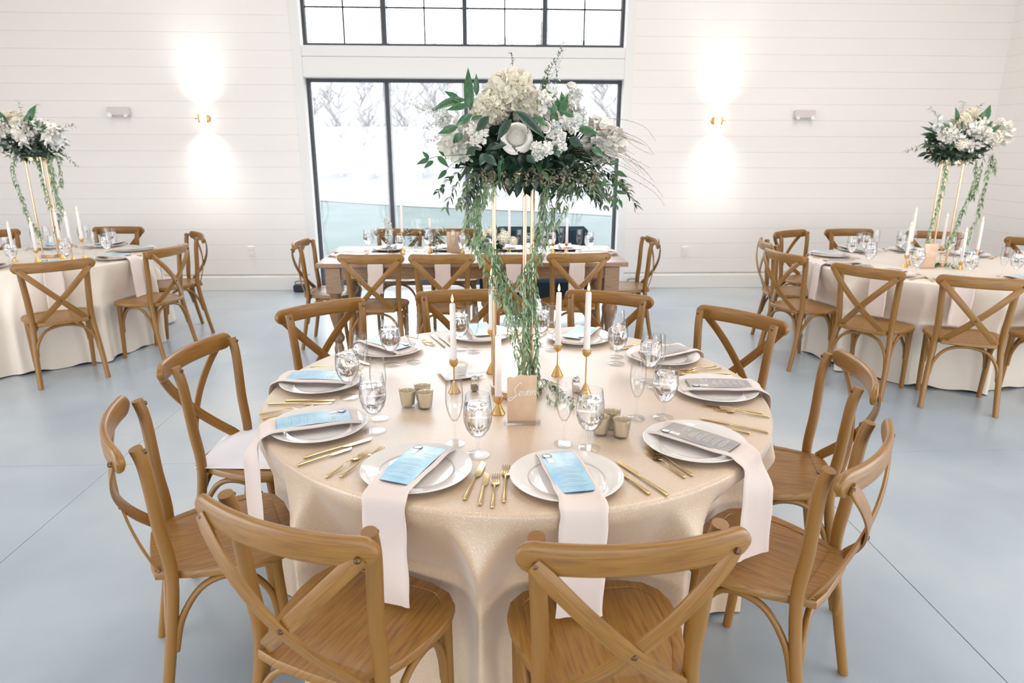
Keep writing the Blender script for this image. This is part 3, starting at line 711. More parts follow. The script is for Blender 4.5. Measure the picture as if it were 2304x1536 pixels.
GL = {  # simple capitals as strokes on a 1 x 1.5 grid
 'D': [[(0, 0), (0, 1.5), (.5, 1.5), (.9, 1.1), (.9, .4), (.5, 0), (0, 0)]], 'I': [[(.2, 0), (.2, 1.5)], [(0, 0), (.4, 0)], [(0, 1.5), (.4, 1.5)]], 'N': [[(0, 0), (0, 1.5), (.85, 0), (.85, 1.5)]],
 'E': [[(.75, 0), (0, 0), (0, 1.5), (.75, 1.5)], [(0, .78), (.6, .78)]], 'R': [[(0, 0), (0, 1.5), (.55, 1.5), (.8, 1.25), (.8, 1.0), (.55, .75), (0, .75)], [(.4, .75), (.85, 0)]]}
SCRIPT = {
 'm': [(0, 0), (.1, .45), (.2, .5), (.25, .35), (.22, 0), (.3, .35), (.42, .5), (.5, .38), (.46, 0), (.54, .35), (.66, .5), (.74, .38), (.70, .06), (.80, 0), (.9, .12)],
 'e': [(0, .12), (.2, .22), (.36, .4), (.26, .52), (.12, .4), (.1, .16), (.22, 0), (.4, .04), (.52, .16)],
 'n': [(0, 0), (.1, .42), (.18, .5), (.22, .36), (.2, 0), (.3, .36), (.42, .5), (.5, .38), (.46, .08), (.54, 0), (.66, .12)],
 'u': [(0, .2), (.1, .5), (.08, .12), (.18, 0), (.34, .14), (.42, .5), (.40, .1), (.50, 0), (.62, .12)],
 'v': [(0, .30), (.06, .48), (.14, .44), (.18, .16), (.26, -.02), (.36, .12), (.44, .44), (.50, .52), (.58, .44), (.68, .40)],
 'S': [(.95, 1.35), (.86, 1.5), (.70, 1.42), (.45, 1.05), (.36, .72), (.52, .45), (.60, .15), (.45, -.2), (.18, -.48), (-.02, -.42), (.0, -.22), (.22, -.12), (.5, -.08), (.72, .10)]}
def strokes(q, text, x, y, s, th, table, shear=0.0, z=.0006, adv=None, flat=True):
    for c in text:
        if c == ' ': x += s*.6; continue
        st = table[c]; st = st if isinstance(st[0], list) else [smooth_path([(a, b, 0) for a, b in st], 4)]
        mx = 0
        for pl in st:
            pl = [Vector((x+s*(p[0]+shear*p[1]), y+s*p[1], z)) for p in pl]; mx = max(mx, max(p.x for p in pl))
            q.sweep(pl, [(-th, 0), (th, 0), (0, th*.6)], Vector((0, 0, 1)))
        x = mx + s*(adv if adv is not None else .35)
    return x
# dinner menu card (origin at its centre, local -y is the head of the card)
def menu_parts(colour):
    q = MB(); W, L = .050, .114
    q.grid(lambda u, v: ((u-.5)*2*W, (v-.5)*2*L, .006*math.sin(v*PI)*.6), 2, 10); q2 = MB()
    q.grid(lambda u, v: ((.5-u)*2*W, (v-.5)*2*L, .006*math.sin(v*PI)*.6-.0006), 2, 10)
    return q.mesh('card', M[colour], 60)
MENU = {c: menu_parts(c) for c in ('blue', 'grey')}
def flip_xy(q): q.v = [(-x, -y, z) for x, y, z in q.v]; return q
q = MB(); q_x = strokes(q, 'DINNER', -.022, .052, .0092, .00055, GL, adv=.34); TITLE = flip_xy(q).mesh('title', M['ink'], None)
q = MB(); strokes(q, 'menu', .012, .040, .0105, .00040, SCRIPT, shear=.25, adv=-.22); SUB = flip_xy(q).mesh('script_word', M['ink'], None)
rr_ = random.Random(4); its = []; yy = .022
for blk in range(5):
    w0 = rr_.uniform(.03, .045); its.append((-.005-w0/2+.005, yy, w0, .0016)); yy -= .0052
    for _ in range(3): w0 = rr_.uniform(.045, .075); its.append((-w0/2, yy, w0, .0009)); yy -= .0042
    yy -= .0065
q = line_mesh(its, .0042); BODY = flip_xy(q).mesh('printed_lines', M['ink'], None)
q = MB(); q.lathe([(0, 0), (.012, 0), (.013, .0012), (.012, .0024), (.0105, .002), (0, .002)], 24); SEAL = q.mesh('wax_seal', M['seal'], 40)
q = MB(); q.lathe([(.0120, .0004), (.0134, .0010), (.0134, .0020), (.0122, .0026)], 24, cap0=False, cap1=False); SEALR = q.mesh('seal_rim', M['sealrim'], 40)
q = MB(); q.box((0, 0, 0), (.016, .038, .0006)); TAG = q.mesh('name_tag', M['tag'], None)
q = line_mesh([(-.001, -.014, .0012, .024), (.002, -.010, .0010, .016)], .0005); TAGT = q.mesh('tag_lettering', M['steel'], None)
def menu(loc, ang, colour, label, group, z, tilt=0.0, full=True):
    o = thing('dinner_menu', label, 'menu', group, None, (loc[0], loc[1], z), ang)
    c = put('card', MENU[colour], o)
    if full:
        put('title', TITLE, c, (0, 0, .0024)); put('script_word', SUB, c, (0, 0, .0030)); put('printed_lines', BODY, c)
        s = put('wax_seal', SEAL, o, (.032, -.092, .0026)); put('seal_rim', SEALR, s)
        t_ = put('name_tag', TAG, o, (.030, -.066, .0034), (0, 0, R(4))); put('tag_lettering', TAGT, t_)
    return o
NAPM = {}
def setting(C, a, rp, Rt, place, tname, colour='blue', cut=None, glass=((-.10, -.165), (-.02, -.20)), da=0.0, hang=.29, full=True, forks=True, gl=True, menu_on=True, seed=0, gz=ZTOP, tw=0.0):
    """one place setting; a = direction of the place seen from the table centre"""
    c = Vector((C[0]+rp*math.cos(a), C[1]+rp*math.sin(a))); rz = a-PI/2
    def W(x, y): return (c.x+x*math.cos(rz)-y*math.sin(rz), c.y+x*math.sin(rz)+y*math.cos(rz))
    G = lambda s: s+' on the '+tname
    p = thing('dinner_plate', 'white dinner plate '+place, 'plate', G('dinner plates'), PLATE, (c.x, c.y, gz+.0005), rz)
    if full: put('well_line', PLINE, p)
    key = (seed % 5, round(hang, 2), round(Rt-rp, 2), tw)
    if key not in NAPM: NAPM[key] = napkin_mesh(seed % 5, hang, Rt-rp, tw=tw)
    thing('napkin', 'blush folded napkin '+place, 'napkin', G('napkins'), NAPM[key], (c.x, c.y, gz), rz+da)
    if menu_on: menu(W(.004, .012), rz+da*1.1, colour, ('blue' if colour == 'blue' else 'reflection-tinted blue')+' menu '+place, G('menus'), gz+.034, full=full)
    if gl:
        gx, gy = glass[0]; w = W(gx, gy) if len(glass[0]) == 2 and not cut_abs.get(('g', place)) else cut_abs[('g', place)]
        o = thing('water_goblet', 'iced water goblet '+place, 'glass', G('water goblets'), None, (w[0], w[1], gz+.0005), seed)
        put('bowl_and_stem', GOB, o); wa = put('water', WAT, o)
        if full:
            for k in range(3): put('ice_cube', ICE[k % 2], wa, (.016*math.cos(k*2.1+seed), .016*math.sin(k*2.1+seed), .148+.004*k), (.4*k, .5, k+seed))
        w = W(*glass[1]) if not cut_abs.get(('f', place)) else cut_abs[('f', place)]
        o = thing('champagne_flute', 'champagne flute '+place, 'glass', G('champagne flutes'), None, (w[0], w[1], gz+.0005)); put('bowl_and_stem', FLU, o)
    if cut == 'none': return
    for kind, key2, (x, y, r_) in (('salad_fork', 'sf', (.205, .025, 2)), ('dinner_fork', 'df', (.180, .0, 4)), ('dinner_knife', 'dk', (-.180, .0, -4)), ('butter_knife', 'bk', (-.205, .02, -2))):
        if not forks and kind in ('salad_fork', 'butter_knife'): continue
        e = (cut or {}).get(key2)
        if e: loc = ((e[0][0]+e[1][0])/2, (e[0][1]+e[1][1])/2); ang = math.atan2(e[0][1]-e[1][1], e[0][0]-e[1][0])
        else: loc = W(x, y); ang = rz-PI/2+R(r_)
        nm = {'sf': 'small gold fork ', 'df': 'large gold fork ', 'dk': 'large gold knife ', 'bk': 'gold butter knife '}[key2]
        cutlery(kind, loc, ang, nm+place, G('cutlery'), gz+.001)
cut_abs = {}
T1 = 'front table'
places = {  # place phrase, angle, menu colour, goblet foot, flute foot, cutlery measured (tip, handle end)
 1: ('at the lower left place of the front table', -114.5, 'blue', (-.021, 1.827), (-.092, 1.907), dict(dk=((-.010, 1.77), (-.055, 1.561)), bk=((.002, 1.722), (-.017, 1.509)), df=((-.302, 1.896), (-.408, 1.677)), sf=((-.349, 1.863), (-.444, 1.683)))),
 2: ('at the lower middle place of the front table', -82.0, 'blue', (.314, 1.86), (.241, 1.895), dict(df=((.061, 1.764), (.045, 1.522)), sf=((.031, 1.707), (.015, 1.501)), dk=((.379, 1.758), (.474, 1.562)), bk=((.360, 1.722), (.426, 1.575)))),
 3: ('at the lower right place of the front table', -45.5, 'grey', (.601, 2.089), (.508, 2.088), dict(df=((.485, 1.868), (.579, 1.652)), sf=((.470, 1.85), (.560, 1.627)), dk=((.735, 2.062), (.889, 1.956)), bk=((.70, 2.04), (.838, 1.945)))),
 4: ('at the middle right place of the front table', -5.0, 'grey', (.640, 2.455), (.648, 2.38), dict(df=((.757, 2.196), (.955, 2.100)), sf=((.79, 2.155), (.965, 2.070)))),
 5: ('at the upper right place of the front table', 28.5, 'grey', (.556, 2.681), (.575, 2.775), dict(sf=((.795, 2.566), (.960, 2.625)), df=((.780, 2.535), (.979, 2.603)))),
 6: ('at the far right place of the front table, behind the stand', 63.4, 'blue', (.259, 2.971), (.300, 2.885), None),
 7: ('at the far left place of the front table, behind the stand', 100.5, 'blue', (-.108, 2.912), (-.049, 2.869), dict(dk=((-.261, 3.155), (-.182, 2.954)), bk=((-.223, 3.138), (-.153, 2.960)))),
 8: ('at the upper left place of the front table', 137.0, 'blue', (-.389, 2.701), (-.299, 2.729), None),
 9: ('at the middle left place of the front table', 174.5, 'blue', (-.493, 2.322), (-.462, 2.425), dict(dk=((-.538, 2.258), (-.764, 2.254)), bk=((-.535, 2.285), (-.710, 2.284)))),
 10: ('at the leftmost near place of the front table', -151.5, 'blue', (-.354, 2.015), (-.352, 2.119), dict(dk=((-.351, 1.953), (-.530, 1.815)), bk=((-.395, 1.888), (-.542, 1.762)), sf=((-.605, 2.225), (-.760, 2.160)), df=((-.565, 2.210), (-.740, 2.118))))}
for k, (ph_, a, colr, g, f, cu) in places.items():
    cut_abs[('g', ph_)] = g; cut_abs[('f', ph_)] = f
    setting(MC, R(a), .745, .914, ph_, T1, colr, cu, da={10: -.16, 9: .0, 1: .03}.get(k, 0), seed=k, tw={10: .45, 3: -.40}.get(k, 0.0))

# candlesticks: taper in a brass cup on a stem above a cone
def candle_set(x, y, h, where, gname, z=ZTOP, H=.215, lit=True, small=False):
    n = 12 if small else 24
    o = thing('candlestick', 'brass cone candlestick '+where, 'candlestick', 'brass candlesticks on the '+gname, None, (x, y, z+.0003))
    q = MB(); q.lathe([(0, 0), (.0225, 0), (.0235, .0015), (.0055, min(.042, h*.6)), (.0028, min(.046, h*.65))], n, cap1=False); part('cone_base', q, M['brass'], o)
    q = MB(); q.lathe([(.0026, min(.040, h*.55)), (.0026, h-.024)], 8); part('stem', q, M['brass'], o)
    q = MB(); q.lathe([(.003, h-.030), (.010, h-.026), (.0155, h-.018), (.0165, h-.008), (.0165, h), (.0150, h), (.0145, h-.006), (0, h-.006)], n); part('cup', q, M['brass'], o)
    c = thing('taper_candle', 'ivory taper candle '+where, 'candle', 'taper candles on the '+gname, None, (x, y, z+h-.0055))
    q = MB(); q.lathe([(.0118, 0), (.0122, .01), (.0112, H*.5), (.0104, H-.004), (.0085, H), (.003, H-.0015), (0, H-.002)], n); part('wax_body', q, M['wax'], c)
    q = MB(); q.tube([(0, 0, H-.002), (.0006, 0, H+.007)], .0009, 5); part('wick', q, M['wick'], c)
    if lit: q = MB(); q.lathe([(0, H+.003), (.0035, H+.007), (.0052, H+.013), (.0044, H+.020), (.0020, H+.028), (0, H+.036)], 12); part('flame', q, M['flame'], c)
candle_set(-.113, 2.364, .128, 'left of the gold stand, in front of the square dish', T1)
candle_set(.030, 2.582, .183, 'just behind the left leg of the gold stand', T1)
candle_set(.046, 2.148, .064, 'beside the table number sign', T1, H=.218)
candle_set(.290, 2.540, .129, 'right of the gold stand, the farther of two', T1)
candle_set(.370, 2.319, .176, 'right of the gold stand, the nearer and taller of two', T1)
# mercury glass votives
def votive(x, y, label, gname):
    o = thing('votive_holder', label, 'candle holder', 'gold votives on the '+gname, None, (x, y, ZTOP+.0003))
    q = MB(); q.lathe([(0, .007), (.0205, .007), (.0225, .012), (.0285, .060), (.0280, .060), (.0215, .013), (0, .010)], 28); part('gold_lining', q, M['merc'], o)
    q = MB(); q.lathe([(0, 0), (.0215, 0), (.0225, .002), (.0238, .010), (.0305, .066), (.0295, .067), (.0288, .0605), (.0232, .0125), (.021, .0065), (0, .0065)], 28); part('glass_cup', q, M['glass'], o)
    q = MB(); q.lathe([(0, .0105), (.0205, .0105), (.021, .024), (0, .026)], 20); part('tea_light', q, M['wax'], o)
votive(-.270, 2.226, 'gold votive, left front one of three left of the sign', T1); votive(-.208, 2.207, 'gold votive, right front one of three left of the sign', T1); votive(-.222, 2.272, 'gold votive, rear one of three left of the sign', T1)
votive(.366, 1.962, 'gold votive half hidden behind the near goblet, of three at right', T1); votive(.428, 1.940, 'gold votive, right front one of three right of the sign', T1); votive(.408, 2.008, 'gold votive, rear one of three right of the sign', T1)
# shakers
def shaker(x, y, label, fill, rz):
    o = thing('shaker', label, 'shaker', None, None, (x, y, ZTOP+.0003), rz)
    q = MB(); q.box((0, 0, .021), (.028, .028, .042), bev=.003); part('glass_jar', q, M['glass'], o)
    q = MB(); q.box((0, 0, .014), (.022, .022, .022), bev=.002); part('contents', q, fill, o)
    q = MB(); q.lathe([(.0125, .042), (.0125, .050), (.0115, .056), (.007, .062), (0, .0635)], 20); part('cap', q, M['steel'], o)
shaker(-.038, 2.372, 'glass salt shaker with chrome cap left of the stand base', mat('pepper_grains', (.33, .24, .18), .8), .3)
shaker(.340, 2.345, 'glass shaker with chrome cap beside the tall right candlestick', mat('salt_grains', (.78, .66, .56), .8), -.2)
# square dish with ramekin and spreader
o = thing('square_dish', 'small white square dish left of the gold stand', 'dish', None, None, (-.100, 2.555, ZTOP+.0003), R(18))
q = MB(); vs = []; fs = []
lv = [(.045, 0), (.052, .001), (.072, .010), (.0755, .0125), (.074, .014), (.070, .0125), (.054, .0055), (.050, .0045)]
for h_, z in lv: vs += [(-h_, -h_, z), (h_, -h_, z), (h_, h_, z), (-h_, h_, z)]
for k in range(len(lv)-1):
    for i in range(4): j = (i+1) % 4; fs.append((4*k+i, 4*k+j, 4*k+4+j, 4*k+4+i))
fs += [(3, 2, 1, 0), tuple(range(4*len(lv)-4, 4*len(lv)))]; q.add(vs, fs); part('dish_body', q, M['white'], o, 30)
o = thing('ramekin', 'small round white ramekin standing on the square dish', 'bowl', None, None, (-.097, 2.562, ZTOP+.0055))
q = MB(); q.lathe([(0, 0), (.021, 0), (.023, .002), (.031, .032), (.0335, .036), (.0345, .041), (.0325, .042), (.030, .036), (.021, .008), (0, .006)], 28); part('bowl', q, M['white'], o)
q = MB(); q.lathe([(0, .018), (.026, .020), (.027, .028), (.02, .037), (0, .038)], 16); part('butter', q, M['cream'], o)
o = thing('butter_spreader', 'small pale spreader lying across the square dish', 'knife', None, None, (-.055, 2.530, ZTOP+.0165), R(14))
q = MB(); q.tube([(.065, 0, .002), (.06, 0, .002), (.0, 0, 0), (-.03, 0, 0)], [(.003, .002), (.004, .0025), (.003, .002), (.002, .0015)], 8); part('handle', q, M['white'], o)
q = MB(); q.tube([(-.03, 0, 0), (-.045, 0, 0), (-.065, 0, 0)], [(.003, .001), (.007, .0012), (.002, .0008)], 8); part('blade', q, M['white'], o)
# table number sign
o = thing('table_number_sign', 'blush acrylic table sign lettered Seven in front of the stand', 'sign', None, None, (.121, 2.052, ZTOP+.0003), R(-2))
q = MB(); top = [(-.049, .160), (-.040, .166), (-.028, .162), (-.012, .170), (.004, .171), (.018, .168), (.032, .170), (.048, .169)]
outl = [(-.048, .004), (.046, .002)] + top[::-1]; n = len(outl)
q.add([(x, -.0014, z) for x, z in outl]+[(x, .0014, z) for x, z in outl], [tuple(range(n)), tuple(range(2*n-1, n-1, -1))]+[(i, n+i, n+(i+1) % n, (i+1) % n) for i in range(n)])
pn = part('acrylic_panel', q, M['sign'], o, 30)
q = MB(); x = strokes(q, 'S', -.040, .0, .031, .00095, SCRIPT, shear=.22, adv=-.42); x = strokes(q, 'e', -.014, .002, .031, .00085, SCRIPT, shear=.15, adv=-.1)
strokes(q, 'v', -.0005, .003, .031, .00085, SCRIPT, shear=.15, adv=-.1); strokes(q, 'e', .0115, .004, .031, .00085, SCRIPT, shear=.15, adv=-.1); strokes(q, 'n', .025, .005, .031, .00085, SCRIPT, shear=.15)
q.v = [(x, -.0018-(z-.0006)*.5, y+.098) for x, y, z in q.v]; part('lettering', q, M['ink'], pn, None)
q = MB(); q.box((0, -.0075, .0065), (.122, .010, .013), bev=.001); q.box((0, .0085, .0065), (.122, .010, .013), bev=.001); part('clear_base', q, M['acryl'], o)

# ---------------------------------------------------------------- gold stands
def stand(x, y, phi, label):
    o = thing('flower_stand', label, 'stand', 'gold flower stands', None, (x, y, ZTOP+.0003), phi)
    q = MB(); q.lathe([(0, 0), (.093, 0), (.095, .002), (.095, .026), (.093, .028), (0, .028)], 48); bp = part('base_disc', q, M['gold'], o)
    q = MB(); q.lathe([(0, 0), (.091, 0), (.091, .002), (0, .0022)], 48); part('white_top', q, M['white'], bp, loc=(0, 0, .0275))
    for k in range(3):
        a = 2*PI*k/3
        q = MB(); q.tube([(0, 0, .027), (0, 0, .775)], .0075, 14, Vector((1, 0, 0))); part('leg', q, M['gold'], o, 60, loc=(.081*math.cos(a), .081*math.sin(a), 0))
    q = MB(); q.lathe([(.076, .770), (.089, .770), (.089, .795), (.076, .795), (.076, .770)], 40, cap0=False, cap1=False); part('top_ring', q, M['gold'], o)
    q = MB(); q.lathe([(0, .786), (.077, .786), (.077, .790), (0, .790)], 32); part('top_plate', q, M['white'], o)
stand(.118, 2.365, R(187), 'tall gold three-legged flower stand at the centre of the front table')
stand(-3.55, 5.715, R(200), 'tall gold flower stand on the left rear round table')
stand(3.535, 5.11, R(190), 'tall gold flower stand on the right rear round table')

# ---------------------------------------------------------------- flowers and leaves
def leaf_mesh(name, m, w=.5, fold=.18, curl=.25, seg=6, sharpness=1.0):
    """unit leaf along +y, length 1"""
    vs = []; fs = []
    for k in range(seg+1):
        v = k/seg; hw = w/2*(math.sin(PI*min(1, v**.8*.97+.03))**sharpness)*(1-.15*v); z = -curl*v*v+.12*v
        vs += [(-hw, v, z+fold*hw*2), (0, v, z), (hw, v, z+fold*hw*2)]
    for k in range(seg):
        a = 3*k; fs += [(a, a+1, a+4, a+3), (a+1, a+2, a+5, a+4)]
    q = MB(); q.add(vs, fs); return q, vs, fs
def leaf_me(name, m, **k): return leaf_mesh(name, m, **k)[0].mesh(name, m, 180)
LEAF = [leaf_me('leaf', M['leaf'], w=.38, curl=.25), leaf_me('leaf', M['leaf'], w=.30, curl=.05, fold=.25), leaf_me('leaf', M['leaf'], w=.42, curl=.45)]
LEAFD = [leaf_me('leaf', M['leafd'], w=.45, curl=.3), leaf_me('leaf', M['leafd'], w=.4, curl=.1)]
SMALLV = leaf_mesh('s', None, w=.36, curl=1.0, fold=.22, seg=6)
SMALLE = leaf_mesh('s', None, w=.26, curl=.35, fold=.12, seg=4)
SMALLO = leaf_mesh('s', None, w=.50, curl=.2, fold=.15, seg=4)
def basis(d, n):
    d = d.normalized(); n = (n - d*n.dot(d))
    if n.length < 1e-4: n = d.orthogonal()
    n.normalize(); return Matrix((d.cross(n), d, n)).transposed()
def add_leaf(q, src, base, d, n, L):
    Bm = basis(d, n); q.add([Vector(base)+Bm @ (Vector(v)*L) for v in src[1]], src[2])
def leaf_obj(parent, me, base, tip, n, width_scale=1.0, name='leaf'):
    base = Vector(base); d = Vector(tip)-base; L = d.length; Bm = basis(d, Vector(n))
    o = put(name, me, parent); o.matrix_basis = Matrix.Translation(base) @ (Bm.to_4x4() @ Matrix.Diagonal((L*width_scale, L, L, 1))); return o
def rv(r): 
    while True:
        v = Vector((r.uniform(-1, 1), r.uniform(-1, 1), r.uniform(-1, 1)))
        if .05 < v.length < 1: return v.normalized()
def petal_patch(q, Bm, c, s, cup, ruffle, r, nu=4, nv=4, wide=.9):
    ph = r.uniform(0, 6.3)
    def f(u, v):
        x = (u-.5)*wide*math.sin(PI*(.18+.72*v**.8))*1.25; z = cup*(u-.5)**2*2.2+cup*.5*(v**2)+ruffle*math.sin(u*7+ph)*v*.07
        return tuple(c + Bm @ (Vector((x*s, v*s, z*s))))
    q.grid(f, nu, nv)
def ruffled_head(r, R_, n, ps, name, m, cup=.35, flat=.85):
    """ball of overlapping ruffled petals facing outwards"""
    q = MB()
    for k in range(n):
        z = 1-2*(k+.5)/n; a = k*2.399963; rad_ = math.sqrt(1-z*z); d = Vector((rad_*math.cos(a), rad_*math.sin(a), z*flat))
        t = (d.orthogonal().normalized()*r.uniform(-1, 1)+rv(r)).normalized(); t = (t-d*t.dot(d)).normalized()
        g = (t*.75+d*.66).normalized(); petal_patch(q, basis(g, (d-g*d.dot(g))), d*R_*r.uniform(.66, .80), ps*r.uniform(.8, 1.15), cup, 1.0, r)
    q2 = MB(); q2.lathe([(0, -R_*.72*flat)]+[(R_*.74*math.sin(PI*i/8), -R_*.72*flat*math.cos(PI*i/8)) for i in range(1, 8)]+[(0, R_*.72*flat)], 14); q.add(q2.v, q2.f, q2.uv)
    return q.mesh(name, m, 180)
def floret_head(r, R_, n, ps, name, m, flat=.8):
    q = MB()
    for k in range(n):
        z = 1-1.7*(k+.5)/n; a = k*2.399963; rad_ = math.sqrt(max(0, 1-z*z)); d = Vector((rad_*math.cos(a), rad_*math.sin(a), z*flat)); c = d*R_*r.uniform(.86, 1.0)
        t = d.orthogonal().normalized(); t.rotate(Matrix.Rotation(r.uniform(0, 3), 3, d)); b_ = d.cross(t)
        for i in range(4):
            g = (t*math.cos(i*PI/2)+b_*math.sin(i*PI/2)); g = (g+d.normalized()*r.uniform(.1, .5)).normalized(); petal_patch(q, basis(g, d), c, ps*r.uniform(.85, 1.1), .25, .6, r, 3, 2, .95)
    q2 = MB(); q2.lathe([(0, -R_*.7*flat)]+[(R_*.86*math.sin(PI*i/8), -R_*.86*flat*math.cos(PI*i/8)) for i in range(1, 8)]+[(0, R_*.86*flat)], 14); q.add(q2.v, q2.f, q2.uv)
    return q.mesh(name, m, 180)
def rose_core(name, m, turns=15):
    q = MB(); q.lathe([(0, -.45), (.35, -.38), (.62, -.05), (.60, .12), (.40, .30), (.16, .42), (0, .45)], 16)
    for k in range(turns):
        t = k/(turns-1); rad_ = .09+.62*t; H = .66-.30*t*t; a0 = k*2.25; span = 2.5-.5*t
        def f(u, v, rad_=rad_, H=H, a0=a0, t=t):
            a = a0+(u-.5)*span; e = (abs(u-.5)*2)**3; lean = (-.10*(1-t)+.10*t)*max(0, v-.55)/.45
            rr = rad_*(.72+.28*math.sin(min(1, v*1.2)*PI/2))+lean+.03*(u-.5)
            return (rr*math.cos(a), rr*math.sin(a), -.25+(H+.25)*v*(1-.16*e))
        q.grid(f, 8, 6)
    return q.mesh(name, m, 180)
def rose_petal(name, m):
    q = MB()
    def f(u, v):
        a = (u-.5)*1.9; e = (abs(u-.5)*2)**2.5; out = max(0, v-.62)/.38
        rr = .50+.30*math.sin(min(1, v*1.3)*PI/2)+.26*out*(1-.3*e); z = -.45+.86*min(v, .78)/.78*(1-.14*e)-.16*out*out
        return (rr*math.cos(a), rr*math.sin(a), z)
    q.grid(f, 8, 8); return q.mesh(name, m, 180)
ROSE = rose_core('rose', M['petal']); RPET = rose_petal('petal', M['petal'])
ROSE2 = rose_core('rose', M['cream'], 13)
HEADS = {}
r_ = random.Random(2)
HEADS['hydrangea'] = [ruffled_head(r_, 1, 260, .30, 'hydrangea', M['cream'])]
HEADS['hydrangea2'] = [floret_head(r_, 1, 80, .22, 'hydrangea', M['cream'])]
HEADS['peony'] = [ruffled_head(r_, 1, 70, .75, 'peony', M['petal'], cup=.5)]
HEADS['stock'] = [ruffled_head(r_, 1, 26, .80, 'stock_bloom', M['petal'], cup=.5, flat=.9), ruffled_head(r_, 1, 22, .85, 'stock_bloom', M['petal2'], cup=.4, flat=.9)]
HEADS['bud'] = [ruffled_head(r_, 1, 16, 1.0, 'bud', M['petal'], cup=.6, flat=1.25)]
def head(parent, kind, c, R_, d=(0, -.3, .9), seed=0):
    me = HEADS[kind][seed % len(HEADS[kind])]; o = put(me.name.split('.')[0], me, parent)
    o.matrix_basis = Matrix.Translation(Vector(c)) @ basis(Vector((math.sin(seed), .3, .2)), Vector(d)).to_4x4() @ Matrix.Scale(R_, 4); return o
def rose(parent, c, R_, d, n_out=6, me=None, seed=0):
    o = put('rose', me or ROSE, parent); up = Vector(d).normalized()
    o.matrix_basis = Matrix.Translation(Vector(c)) @ basis(up.orthogonal(), up).to_4x4() @ Matrix.Scale(R_, 4)
    for k in range(n_out):
        s = .90+.10*(k//3); p = put('petal', RPET, o); p.rotation_euler = (R(7*math.sin(k*3+seed)), R(10+9*(k//3)), k*2.15+seed); p.scale = (s, s, s*.95)
    return o
def core_foliage(parent, c, rad_, n, r, L, m, name='foliage', squash=.6, src=None, down=0.0):
    q = MB(); src = src or SMALLO; c = Vector(c)
    for _ in range(n):
        d = rv(r); d.z -= down; d.normalize(); p = c+Vector((d.x*rad_[0], d.y*rad_[1], d.z*rad_[2]))*r.uniform(.45, .95)
        g = (d+rv(r)*.7+Vector((0, 0, -.25*down))).normalized(); add_leaf(q, src, p, g, (d+rv(r)*.4), L*r.uniform(.7, 1.25))
    o = put(name, q.mesh(name, m, 180), parent); o['kind'] = 'stuff'; return o
def spray(parent, pts, r, m_leaf, L, step, name='foliage_spray', src=None, stem_r=.0012, droop=.2, spread=1.0, stem_m=None, n_side=2, blob=None):
    """stem with small leaves (or buds) along it; one part"""
    P = smooth_path(pts, 6); q = MB(); q.tube(P, [stem_r*(1-.6*k/len(P)) for k in range(len(P))], 5)
    acc = 0; k_ = 0; nv0 = len(q.f)
    for k in range(1, len(P)):
        acc += (P[k]-P[k-1]).length
        while acc > step:
            acc -= step; k_ += 1; t = (P[k]-P[k-1]).normalized()
            for s in range(n_side):
                sd = t.cross(rv(r)).normalized(); g = (t*.5+sd*spread+Vector((0, 0, -droop))).normalized()
                if blob:
                    c = P[k]+sd*blob*1.6
                    for j in range(5):
                        w = rv(r); petal_patch(q, basis(w, rv(r)), c, blob*1.1, .3, .5, r, 2, 2)
                else: add_leaf(q, src or SMALLE, P[k], g, Vector((0, 0, 1))+rv(r)*.5, L*r.uniform(.7, 1.2))
    me = q.mesh(name, m_leaf, 180); me.materials.append(stem_m or M['stem'])
    for i in range(nv0): me.polygons[i].material_index = 1
    return put(name, me, parent)
